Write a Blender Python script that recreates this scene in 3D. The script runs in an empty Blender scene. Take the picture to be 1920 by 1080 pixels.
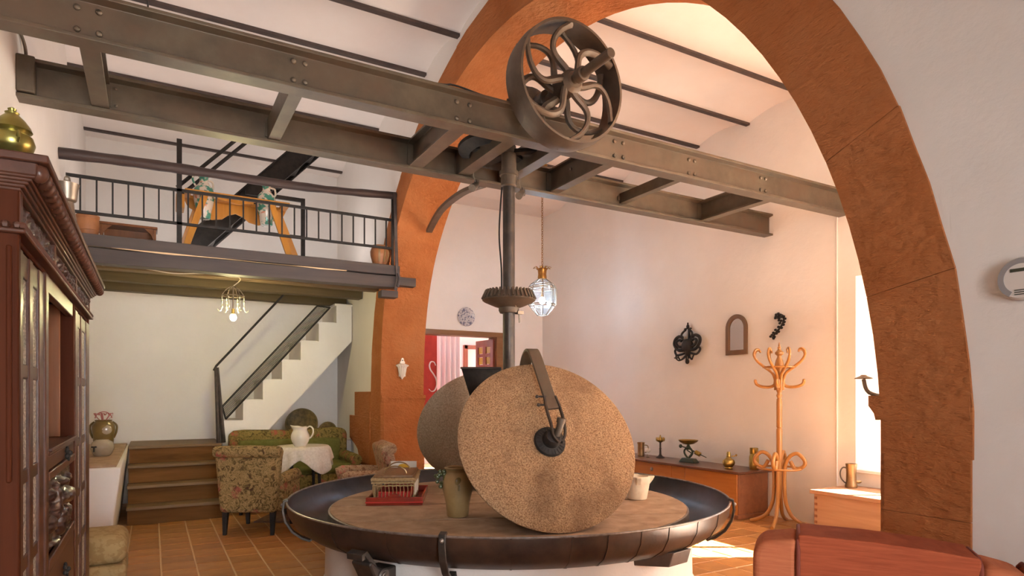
import bpy, bmesh, math, random
from mathutils import Vector as V, Matrix as Mx, noise
random.seed(11)
sc = bpy.context.scene
C = sc.collection
PI = math.pi

# ------------------------------------------------------------------ camera, sky, sun, area lights, exposure
cam = bpy.data.cameras.new('camera')
co = bpy.data.objects.new('camera', cam); C.objects.link(co)
cam.sensor_width = 36.0
cam.lens = 1190.0 / 1920.0 * 36.0
cam.shift_y = 200.0 / 1920.0
cam.clip_start = 0.02
co.location = (0, 0, 1.45)
co.rotation_euler = (math.radians(90), 0, -math.radians(29.56))
sc.camera = co

world = bpy.data.worlds.new('sky'); sc.world = world
world.use_nodes = True
wb = world.node_tree.nodes['Background']
wb.inputs[0].default_value = (0.80, 0.90, 1.0, 1)
wb.inputs[1].default_value = 1.6

SUN_EL = math.radians(25)
sd = V((-0.87 * math.cos(SUN_EL), 0.49 * math.cos(SUN_EL), -math.sin(SUN_EL)))
sl = bpy.data.lights.new('sun', 'SUN'); sl.energy = 235.0; sl.angle = 0.012; sl.color = (1.0, 0.93, 0.80)
so = bpy.data.objects.new('sun', sl); C.objects.link(so)
so.rotation_euler = sd.to_track_quat('-Z', 'Y').to_euler()

def area_light(name, loc, direction, sx, sy, power, col, spread=180):
    l = bpy.data.lights.new(name, 'AREA'); l.shape = 'RECTANGLE'; l.size = sx; l.size_y = sy
    l.energy = power; l.color = col; l.spread = math.radians(spread)
    o = bpy.data.objects.new(name, l); C.objects.link(o)
    o.location = loc; o.rotation_euler = V(direction).to_track_quat('-Z', 'Y').to_euler()
    return o
# fill lights added at the rear openings, one per bay, the left one narrowed
area_light('fill_rear', (0.3, -3.15, 1.7), (0.05, 1, 0.02), 1.6, 2.2, 54, (0.95, 0.98, 1.0), 70)
area_light('fill_rear_bay', (4.7, -3.15, 1.9), (0, 1, 0.1), 2.2, 2.4, 150, (1.0, 0.96, 0.93))
# fill lights floating in each bay, added to brighten the ceilings
area_light('fill_up', (1.1, 6.0, 2.2), (0.0, 0.0, 1), 2.2, 1.2, 25, (1.0, 0.94, 0.90))
area_light('fill_up_bay', (4.9, 4.6, 2.3), (0.0, 0.1, 1), 1.6, 1.2, 9, (1.0, 0.88, 0.78))
# fill light added over the loft floor, with no fixture
area_light('fill_up_loft', (1.0, 8.4, 3.05), (0.0, 0.1, 1), 2.4, 0.8, 24, (1.0, 0.92, 0.88))
# light from outside through the deep window in the far right wall
area_light('daylight_window', (6.86, 3.05, 1.85), (-1, 0.2, 0.0), 1.0, 2.0, 25, (0.90, 0.95, 1.0))
# fill light added in the room behind the far doorway
area_light('fill_back_room', (4.2, 12.2, 3.0), (0.15, -0.2, -1), 1.2, 1.2, 105, (1.0, 0.96, 0.98))

sc.view_settings.view_transform = 'Standard'
sc.view_settings.look = 'None'
sc.view_settings.gamma = 1.0
sc.view_settings.use_curve_mapping = False
sc.view_settings.exposure = 0.05
sc.cycles.diffuse_bounces = 6
sc.cycles.max_bounces = 12

# ------------------------------------------------------------------ materials
def srgb(r, g, b):
    f = lambda c: (c / 255 / 12.92) if c / 255 <= 0.04045 else ((c / 255 + 0.055) / 1.055) ** 2.4
    return (f(r), f(g), f(b), 1)

def mat(name, col, rough=0.6, metal=0.0, col2=None, ns=6.0, stretch=(1, 1, 1), detail=5, lo=0.35, hi=0.65,
        bump=0.0, bs=40.0, bstretch=(1, 1, 1), bdist=0.01, coat=0.0, spec=0.5, rnd=0.0, rough2=None, col3=None, ns3=2.0,
        lo3=0.45, hi3=0.7, emit=None, trans=0.0, wave=None, bkind='noise'):
    m = bpy.data.materials.new(name); m.use_nodes = True
    nt = m.node_tree; N = nt.nodes; L = nt.links
    p = N['Principled BSDF']
    p.inputs['Base Color'].default_value = col
    p.inputs['Roughness'].default_value = rough
    p.inputs['Metallic'].default_value = metal
    p.inputs['Specular IOR Level'].default_value = spec
    p.inputs['Coat Weight'].default_value = coat
    p.inputs['Coat Roughness'].default_value = 0.15
    p.inputs['Transmission Weight'].default_value = trans
    tc = N.new('ShaderNodeTexCoord')
    def mp(s):
        q = N.new('ShaderNodeMapping'); q.inputs['Scale'].default_value = s
        L.new(tc.outputs['Object'], q.inputs['Vector']); return q.outputs[0]
    def nz(scale, s, det=detail, d=0.0):
        n = N.new('ShaderNodeTexNoise'); n.inputs['Scale'].default_value = scale; n.inputs['Detail'].default_value = det
        n.inputs['Roughness'].default_value = 0.6; n.inputs['Distortion'].default_value = d
        L.new(mp(s), n.inputs['Vector']); return n.outputs['Fac']
    out = None
    if col2 is not None:
        r = N.new('ShaderNodeValToRGB')
        r.color_ramp.elements[0].position = lo; r.color_ramp.elements[0].color = col
        r.color_ramp.elements[1].position = hi; r.color_ramp.elements[1].color = col2
        f = nz(ns, stretch, detail, 0.6 if stretch != (1, 1, 1) else 0.0)
        L.new(f, r.inputs[0]); out = r.outputs[0]
        if rough2 is not None:
            mr = N.new('ShaderNodeMapRange'); mr.inputs['To Min'].default_value = rough; mr.inputs['To Max'].default_value = rough2
            L.new(f, mr.inputs[0]); L.new(mr.outputs[0], p.inputs['Roughness'])
        if col3 is not None:
            r3 = N.new('ShaderNodeValToRGB'); r3.color_ramp.elements[0].position = lo3; r3.color_ramp.elements[1].position = hi3
            L.new(nz(ns3, (1, 1, 1), 4), r3.inputs[0])
            mx = N.new('ShaderNodeMix'); mx.data_type = 'RGBA'
            L.new(r3.outputs[0], mx.inputs['Factor']); L.new(out, mx.inputs['A']); mx.inputs['B'].default_value = col3
            out = mx.outputs['Result']
    if rnd > 0:
        oi = N.new('ShaderNodeObjectInfo'); hs = N.new('ShaderNodeHueSaturation')
        mr = N.new('ShaderNodeMapRange'); mr.inputs['To Min'].default_value = 1 - rnd; mr.inputs['To Max'].default_value = 1 + rnd
        L.new(oi.outputs['Random'], mr.inputs[0]); L.new(mr.outputs[0], hs.inputs['Value'])
        if out is None: hs.inputs['Color'].default_value = col
        else: L.new(out, hs.inputs['Color'])
        out = hs.outputs[0]
    if out is not None: L.new(out, p.inputs['Base Color'])
    if bump > 0:
        b = N.new('ShaderNodeBump'); b.inputs['Strength'].default_value = bump; b.inputs['Distance'].default_value = bdist
        if bkind == 'voronoi':
            vo = N.new('ShaderNodeTexVoronoi'); vo.inputs['Scale'].default_value = bs
            L.new(mp(bstretch), vo.inputs['Vector']); h = vo.outputs['Distance']
        else: h = nz(bs, bstretch, 6)
        L.new(h, b.inputs['Height']); L.new(b.outputs[0], p.inputs['Normal'])
    if emit:
        p.inputs['Emission Color'].default_value = emit[0]; p.inputs['Emission Strength'].default_value = emit[1]
    return m

def wood(name, a, b, rough=0.45, axis=2, coat=0.2, scale=9.0, rnd=0.0, bump=0.15, col3=None, spec=0.25):
    st = [1.6, 1.6, 1.6]; st[axis] = 0.12
    return mat(name, a, rough, 0, b, scale, tuple(st), 8, 0.3, 0.7, bump, 30, tuple(st), 0.004, coat, spec=spec, rnd=rnd, col3=col3)

def floral(name, base, leaf, dark, pink, scale=16.0, spots=6.0):
    m = bpy.data.materials.new(name); m.use_nodes = True
    nt = m.node_tree; N = nt.nodes; L = nt.links; p = N['Principled BSDF']
    p.inputs['Roughness'].default_value = 0.9; p.inputs['Specular IOR Level'].default_value = 0.15
    tc = N.new('ShaderNodeTexCoord')
    n1 = N.new('ShaderNodeTexNoise'); n1.inputs['Scale'].default_value = scale; n1.inputs['Detail'].default_value = 6; n1.inputs['Roughness'].default_value = 0.65; n1.inputs['Distortion'].default_value = 2.0
    L.new(tc.outputs['Object'], n1.inputs['Vector'])
    r = N.new('ShaderNodeValToRGB'); cr = r.color_ramp; cr.interpolation = 'LINEAR'
    cr.elements[0].position = 0.33; cr.elements[0].color = dark
    cr.elements[1].position = 0.68; cr.elements[1].color = base
    e = cr.elements.new(0.44); e.color = leaf
    e = cr.elements.new(0.54); e.color = base
    e = cr.elements.new(0.60); e.color = leaf
    L.new(n1.outputs['Fac'], r.inputs[0])
    v = N.new('ShaderNodeTexVoronoi'); v.inputs['Scale'].default_value = spots
    n2 = N.new('ShaderNodeTexNoise'); n2.inputs['Scale'].default_value = 26; n2.inputs['Detail'].default_value = 3
    L.new(tc.outputs['Object'], n2.inputs['Vector'])
    ad = N.new('ShaderNodeVectorMath'); ad.operation = 'MULTIPLY_ADD'
    L.new(n2.outputs['Color'], ad.inputs[0]); ad.inputs[1].default_value = (0.09, 0.09, 0.09); L.new(tc.outputs['Object'], ad.inputs[2])
    L.new(ad.outputs[0], v.inputs['Vector'])
    r2 = N.new('ShaderNodeValToRGB'); r2.color_ramp.elements[0].position = 0.30; r2.color_ramp.elements[0].color = (1, 1, 1, 1)
    r2.color_ramp.elements[1].position = 0.46; r2.color_ramp.elements[1].color = (0, 0, 0, 1)
    L.new(v.outputs['Distance'], r2.inputs[0])
    sp = N.new('ShaderNodeSeparateColor'); L.new(v.outputs['Color'], sp.inputs[0])
    gt = N.new('ShaderNodeMath'); gt.operation = 'GREATER_THAN'; gt.inputs[1].default_value = 0.5; L.new(sp.outputs[0], gt.inputs[0])
    mu = N.new('ShaderNodeMath'); mu.operation = 'MULTIPLY'; L.new(r2.outputs[0], mu.inputs[0]); L.new(gt.outputs[0], mu.inputs[1])
    mu2 = N.new('ShaderNodeMath'); mu2.operation = 'MULTIPLY'; L.new(mu.outputs[0], mu2.inputs[0])
    r4 = N.new('ShaderNodeValToRGB'); r4.color_ramp.elements[0].position = 0.4; r4.color_ramp.elements[1].position = 0.6
    L.new(n2.outputs['Fac'], r4.inputs[0]); L.new(r4.outputs[0], mu2.inputs[1])
    mx = N.new('ShaderNodeMix'); mx.data_type = 'RGBA'; L.new(mu2.outputs[0], mx.inputs['Factor'])
    L.new(r.outputs[0], mx.inputs['A']); mx.inputs['B'].default_value = pink
    L.new(mx.outputs['Result'], p.inputs['Base Color'])
    b = N.new('ShaderNodeBump'); b.inputs['Strength'].default_value = 0.25; b.inputs['Distance'].default_value = 0.004
    n5 = N.new('ShaderNodeTexNoise'); n5.inputs['Scale'].default_value = 160; L.new(tc.outputs['Object'], n5.inputs['Vector'])
    L.new(n5.outputs['Fac'], b.inputs['Height']); L.new(b.outputs[0], p.inputs['Normal'])
    return m

def thin_glass(name, tint=(1, 1, 1, 1), refl=0.08):
    m = bpy.data.materials.new(name); m.use_nodes = True
    nt = m.node_tree; N = nt.nodes; L = nt.links
    N.remove(N['Principled BSDF'])
    t = N.new('ShaderNodeBsdfTransparent'); t.inputs[0].default_value = tint
    g = N.new('ShaderNodeBsdfGlossy'); g.inputs['Roughness'].default_value = 0.03
    x = N.new('ShaderNodeMixShader'); x.inputs[0].default_value = refl
    L.new(t.outputs[0], x.inputs[1]); L.new(g.outputs[0], x.inputs[2]); L.new(x.outputs[0], N['Material Output'].inputs[0])
    return m

M = {}
M['plaster'] = mat('white_plaster', (0.82, 0.775, 0.735, 1), 0.85, 0, (0.78, 0.73, 0.685, 1), 1.3, bump=0.28, bs=9, bdist=0.02, spec=0.2)
M['ceil'] = mat('ceiling_plaster', (0.82, 0.745, 0.70, 1), 0.85, 0, (0.775, 0.695, 0.645, 1), 1.6, bump=0.15, bs=5, bdist=0.02, spec=0.2)
M['arch'] = mat('painted_sandstone', (0.47, 0.170, 0.058, 1), 0.85, 0, (0.40, 0.135, 0.042, 1), 3.0, bump=0.8, bs=22, bstretch=(1, 0.55, 1.5), bdist=0.035, spec=0.15,
                col3=(0.45, 0.18, 0.07, 1), ns3=1.3)
M['beam'] = mat('painted_iron', (0.080, 0.060, 0.040, 1), 0.45, 0.3, (0.120, 0.092, 0.062, 1), 7, bump=0.12, bs=30, bdist=0.004, col3=(0.11, 0.07, 0.045, 1), ns3=3)
M['bolt'] = mat('bolt_iron', (0.16, 0.125, 0.09, 1), 0.4, 0.5, (0.10, 0.075, 0.05, 1), 30)
M['iron'] = mat('dark_iron', (0.045, 0.038, 0.034, 1), 0.38, 0.5, (0.08, 0.062, 0.05, 1), 14, bump=0.15, bs=60, bdist=0.003)
M['black'] = mat('black_iron', (0.016, 0.014, 0.013, 1), 0.6, 0.1, (0.032, 0.026, 0.023, 1), 20, spec=0.3)
M['wheel'] = mat('cast_iron', (0.125, 0.088, 0.060, 1), 0.5, 0.3, (0.085, 0.060, 0.042, 1), 9, bump=0.2, bs=40, bdist=0.004)
M['steel'] = mat('grey_plate_iron', (0.16, 0.13, 0.115, 1), 0.42, 0.5, (0.11, 0.09, 0.08, 1), 8)
M['pan'] = mat('worn_sheet_iron', (0.045, 0.030, 0.024, 1), 0.34, 0.55, (0.085, 0.055, 0.040, 1), 5, rough2=0.5, bump=0.2, bs=22, bdist=0.006, col3=(0.12, 0.062, 0.034, 1), ns3=2.2, lo3=0.5, hi3=0.8)
M['pan_in'] = mat('bare_sheet_iron', (0.070, 0.072, 0.085, 1), 0.38, 0.6, (0.045, 0.045, 0.055, 1), 4, bump=0.12, bs=18, bdist=0.006)
M['pan_edge'] = mat('worn_bright_edge', (0.30, 0.27, 0.25, 1), 0.35, 0.7, (0.18, 0.15, 0.13, 1), 20)
M['stone'] = mat('tan_granite', (0.49, 0.305, 0.170, 1), 0.92, 0, (0.19, 0.095, 0.045, 1), 115, detail=6, lo=0.40, hi=0.66, bump=1.0, bs=60, bdist=0.022, spec=0.15, col3=(0.20, 0.11, 0.06, 1), ns3=2.6, lo3=0.50, hi3=0.72)
M['stone2'] = mat('grey_granite', (0.46, 0.37, 0.285, 1), 0.92, 0, (0.27, 0.205, 0.15, 1), 70, detail=4, bump=0.7, bs=80, bdist=0.01, spec=0.15)
M['bed'] = mat('worn_bed_stone', (0.44, 0.30, 0.20, 1), 0.8, 0, (0.31, 0.20, 0.125, 1), 5, stretch=(1.4, 1.4, 1.4), bump=0.2, bs=34, bdist=0.006, spec=0.25)
M['tile'] = mat('terracotta_tile', (0.47, 0.215, 0.065, 1), 0.42, 0, (0.37, 0.155, 0.044, 1), 5, bump=0.08, bs=12, bdist=0.006, rnd=0.16, spec=0.3)
M['grout'] = mat('pale_grout', (0.66, 0.46, 0.27, 1), 0.9)
M['darkwood'] = wood('dark_carved_walnut', (0.046, 0.011, 0.004, 1), (0.082, 0.021, 0.008, 1), 0.6, 2, 0.0, bump=0.06, spec=0.06)
M['darkwood_y'] = wood('dark_walnut_moulding', (0.060, 0.021, 0.012, 1), (0.10, 0.038, 0.022, 1), 0.38, 1, 0.14, spec=0.2)
M['carved'] = wood('glossy_carved_walnut', (0.028, 0.010, 0.007, 1), (0.045, 0.016, 0.010, 1), 0.3, 2, 0.7)
M['niche'] = wood('warm_walnut_board', (0.20, 0.068, 0.022, 1), (0.28, 0.105, 0.036, 1), 0.4, 2, 0.2)
M['steps'] = wood('old_pine_step', (0.10, 0.042, 0.012, 1), (0.21, 0.092, 0.028, 1), 0.65, 0, 0.0, 6, bump=0.25, spec=0.1)
M['tread'] = wood('worn_step_tread', (0.24, 0.155, 0.08, 1), (0.16, 0.09, 0.042, 1), 0.55, 0, 0.0, 6)
M['loftwood'] = wood('dark_painted_timber', (0.050, 0.040, 0.040, 1), (0.085, 0.066, 0.058, 1), 0.55, 0, 0.05, 6, bump=0.3)
M['joist'] = wood('old_brown_joist', (0.115, 0.068, 0.034, 1), (0.19, 0.125, 0.062, 1), 0.6, 0, 0.05, 7, bump=0.3)
M['joist_red'] = wood('red_brown_joist', (0.060, 0.026, 0.016, 1), (0.10, 0.046, 0.026, 1), 0.6, 0, 0.0, 7, bump=0.3)
M['joist_olive'] = wood('olive_brown_joist', (0.085, 0.058, 0.026, 1), (0.13, 0.092, 0.044, 1), 0.6, 0, 0.0, 7, bump=0.3)
M['log'] = wood('dark_log_rail', (0.040, 0.028, 0.028, 1), (0.075, 0.050, 0.045, 1), 0.5, 0, 0.1, 7, bump=0.5)
M['ceilbeam'] = mat('dark_ceiling_iron', (0.050, 0.034, 0.030, 1), 0.6, 0.1, (0.08, 0.052, 0.042, 1), 8)
M['pine'] = wood('honey_pine', (0.50, 0.20, 0.028, 1), (0.62, 0.285, 0.055, 1), 0.35, 2, 0.4)
M['bentwood'] = wood('golden_bentwood', (0.33, 0.135, 0.032, 1), (0.42, 0.19, 0.052, 1), 0.3, 2, 0.5)
M['chest'] = wood('orange_brown_chest', (0.46, 0.175, 0.038, 1), (0.36, 0.125, 0.028, 1), 0.38, 1, 0.35)
M['chest_end'] = wood('brown_chest_end', (0.29, 0.115, 0.052, 1), (0.21, 0.080, 0.038, 1), 0.45, 1, 0.2)
M['chest_top'] = wood('dark_chest_lid', (0.155, 0.060, 0.030, 1), (0.10, 0.040, 0.022, 1), 0.35, 1, 0.3)
M['palechest'] = wood('pale_pine_chest', (0.47, 0.26, 0.15, 1), (0.36, 0.18, 0.10, 1), 0.45, 1, 0.2)
M['brass'] = mat('aged_brass', (0.48, 0.34, 0.10, 1), 0.28, 0.95, (0.30, 0.20, 0.06, 1), 9)
M['brass_green'] = mat('green_brass', (0.36, 0.31, 0.09, 1), 0.30, 0.9, (0.24, 0.21, 0.06, 1), 6)
M['copper'] = mat('brown_copper', (0.34, 0.22, 0.11, 1), 0.38, 0.85, (0.22, 0.135, 0.07, 1), 9)
M['greeniron'] = mat('green_painted_iron', (0.045, 0.065, 0.045, 1), 0.4, 0.3)
M['tin'] = mat('dull_tin', (0.33, 0.27, 0.21, 1), 0.4, 0.8, (0.22, 0.18, 0.14, 1), 12)
M['ceramic'] = mat('cream_ceramic', (0.74, 0.68, 0.55, 1), 0.18, 0, coat=0.4)
M['white_cer'] = mat('white_ceramic', (0.78, 0.70, 0.62, 1), 0.25, 0, coat=0.2)
M['marble'] = mat('cream_marble', (0.78, 0.68, 0.52, 1), 0.5, 0, (0.70, 0.58, 0.42, 1), 14)
M['clay'] = mat('ochre_clay', (0.26, 0.165, 0.062, 1), 0.5, 0, (0.34, 0.215, 0.09, 1), 7, bump=0.15, bs=30, bdist=0.004, coat=0.15)
M['terracotta'] = mat('terracotta_pot', (0.42, 0.17, 0.06, 1), 0.5, 0, (0.32, 0.12, 0.045, 1), 8, coat=0.15)
M['greenglaze'] = mat('green_glaze', (0.05, 0.065, 0.022, 1), 0.3, 0, coat=0.3)
M['floral'] = floral('floral_tapestry', (0.40, 0.265, 0.120, 1), (0.150, 0.105, 0.036, 1), (0.075, 0.034, 0.022, 1), (0.33, 0.085, 0.065, 1), 15.0, 5.5)
M['floral_pink'] = floral('faded_floral_tapestry', (0.50, 0.34, 0.22, 1), (0.28, 0.165, 0.095, 1), (0.18, 0.06, 0.045, 1), (0.50, 0.18, 0.14, 1), 15, 9)
M['floral_green'] = floral('olive_floral_tapestry', (0.30, 0.21, 0.07, 1), (0.125, 0.105, 0.028, 1), (0.07, 0.04, 0.018, 1), (0.33, 0.10, 0.06, 1), 15, 8)
M['green_velvet'] = mat('olive_green_velvet', (0.115, 0.115, 0.026, 1), 0.85, 0, (0.15, 0.145, 0.04, 1), 20, spec=0.2)
M['beige'] = mat('beige_brocade', (0.40, 0.28, 0.13, 1), 0.85, 0, (0.32, 0.21, 0.09, 1), 22, lo=0.48, hi=0.54, bump=0.15, bs=120, bdist=0.004, spec=0.2)
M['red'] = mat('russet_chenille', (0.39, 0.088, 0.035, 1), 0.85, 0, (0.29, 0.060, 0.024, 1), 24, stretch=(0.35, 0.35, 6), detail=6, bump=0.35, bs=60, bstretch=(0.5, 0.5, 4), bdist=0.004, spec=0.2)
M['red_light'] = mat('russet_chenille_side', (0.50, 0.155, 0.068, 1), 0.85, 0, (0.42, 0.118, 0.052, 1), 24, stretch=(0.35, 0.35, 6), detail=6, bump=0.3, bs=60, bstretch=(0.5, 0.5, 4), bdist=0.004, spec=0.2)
M['red_pipe'] = mat('dark_russet_piping', (0.20, 0.040, 0.022, 1), 0.85)
M['cloth'] = mat('white_lace_cloth', (0.72, 0.64, 0.54, 1), 0.9, 0, (0.60, 0.52, 0.42, 1), 40, bump=0.3, bs=80, bdist=0.004)
M['lacquer'] = mat('red_lacquer', (0.27, 0.028, 0.012, 1), 0.22, 0, (0.20, 0.02, 0.01, 1), 8, coat=0.5)
M['redcloth'] = mat('red_cloth', (0.45, 0.02, 0.012, 1), 0.8)
M['wicker'] = mat('cream_wicker', (0.42, 0.29, 0.14, 1), 0.5, 0, (0.26, 0.155, 0.065, 1), 60)
M['wicker_lid'] = mat('brown_wicker_lid', (0.17, 0.08, 0.03, 1), 0.5, 0, (0.23, 0.12, 0.05, 1), 60, bump=0.5, bs=150, bdist=0.004)
M['banner'] = mat('red_banner', (0.50, 0.045, 0.032, 1), 0.8, 0, (0.42, 0.035, 0.028, 1), 8)
M['paint_white'] = mat('white_paint', (0.80, 0.76, 0.74, 1), 0.6)
M['lintel'] = wood('brown_door_frame', (0.26, 0.13, 0.055, 1), (0.20, 0.09, 0.035, 1), 0.5, 0, 0.1)
M['reddoor'] = wood('red_brown_door', (0.16, 0.035, 0.018, 1), (0.21, 0.055, 0.03, 1), 0.4, 2, 0.3)
M['amber'] = mat('amber_glass', (0.60, 0.38, 0.05, 1), 0.2, 0, trans=0.5, bump=0.4, bs=60, bkind='voronoi')
M['curtain'] = mat('pale_curtain', (0.72, 0.66, 0.71, 1), 0.9)
M['backroom'] = mat('backroom_plaster', (0.76, 0.64, 0.68, 1), 0.9, 0, (0.72, 0.60, 0.63, 1), 2)
M['pattern_glass'] = mat('patterned_glass', (0.30, 0.26, 0.20, 1), 0.35, 0.0, (0.80, 0.74, 0.62, 1), 130, detail=2, lo=0.42, hi=0.62, bump=1.0, bs=95, bstretch=(1, 1, 0.8), bdist=0.02, bkind='voronoi')
M['glass'] = thin_glass('clear_glass')
M['lantern_glass'] = thin_glass('lantern_glass', (0.93, 0.97, 1, 1), 0.10)
_nt = M['lantern_glass'].node_tree                      # slightly milky panes
_tr = _nt.nodes.new('ShaderNodeBsdfTranslucent'); _tr.inputs[0].default_value = (0.85, 0.93, 1.0, 1)
_mx = _nt.nodes.new('ShaderNodeMixShader'); _mx.inputs[0].default_value = 0.025
_o = _nt.nodes['Material Output']; _nt.links.new(_o.inputs[0].links[0].from_socket, _mx.inputs[1]); _nt.links.new(_tr.outputs[0], _mx.inputs[2]); _nt.links.new(_mx.outputs[0], _o.inputs[0])
M['mirror'] = mat('mirror_glass', (0.62, 0.60, 0.58, 1), 0.04, 1.0)
M['mirror_frame'] = wood('brown_mirror_frame', (0.18, 0.095, 0.042, 1), (0.14, 0.07, 0.03, 1), 0.45, 2, 0.2)
M['bulb_cool'] = mat('cool_bulb', (1, 1, 1, 1), 0.5, emit=((0.62, 0.82, 1.0, 1), 420))
M['bulb_warm'] = mat('warm_bulb', (1, 1, 1, 1), 0.5, emit=((1.0, 0.88, 0.42, 1), 700))
M['cord'] = mat('cream_flex', (0.62, 0.50, 0.36, 1), 0.6)
M['gilt'] = mat('gilt_metal', (0.40, 0.20, 0.045, 1), 0.35, 0.8, (0.24, 0.11, 0.03, 1), 30)
M['cageiron'] = mat('lantern_leading', (0.20, 0.15, 0.11, 1), 0.4, 0.7)
M['crystal'] = mat('crystal', (0.62, 0.60, 0.45, 1), 0.1, 0.3)
M['plastic'] = mat('white_plastic', (0.72, 0.66, 0.61, 1), 0.4)
M['greyplastic'] = mat('grey_plastic', (0.30, 0.28, 0.28, 1), 0.4)
M['screen'] = mat('dark_screen', (0.05, 0.05, 0.03, 1), 0.3)
M['platepaint'] = mat('blue_painted_plate', (0.52, 0.48, 0.48, 1), 0.25, 0, (0.13, 0.13, 0.19, 1), 30, detail=2, lo=0.50, hi=0.60, coat=0.3)
M['platter'] = mat('dark_glazed_platter', (0.075, 0.058, 0.022, 1), 0.5, 0, (0.19, 0.13, 0.05, 1), 16, spec=0.2)
M['jugpaint'] = mat('painted_ceramic_jug', (0.66, 0.58, 0.48, 1), 0.2, 0, (0.05, 0.24, 0.17, 1), 11, detail=2, lo=0.50, hi=0.56, coat=0.4, col3=(0.55, 0.20, 0.12, 1), ns3=15, lo3=0.62, hi3=0.66)
M['stoneware'] = mat('grey_stoneware', (0.42, 0.35, 0.26, 1), 0.25, 0, (0.33, 0.27, 0.19, 1), 6, coat=0.4)
M['oliveglaze'] = mat('olive_glazed_jar', (0.20, 0.13, 0.035, 1), 0.3, 0, (0.13, 0.085, 0.025, 1), 6, coat=0.4)
M['pinkribbon'] = mat('pink_ribbon', (0.48, 0.16, 0.15, 1), 0.7)
M['rust'] = mat('dark_red_rug', (0.13, 0.055, 0.04, 1), 0.95, 0, (0.20, 0.12, 0.08, 1), 18)
M['paper'] = mat('white_card', (0.72, 0.70, 0.66, 1), 0.7)
M['yellow'] = mat('yellow_card', (0.70, 0.42, 0.03, 1), 0.7)
M['ground'] = mat('outside_ground', (0.55, 0.50, 0.44, 1), 0.9)

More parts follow.
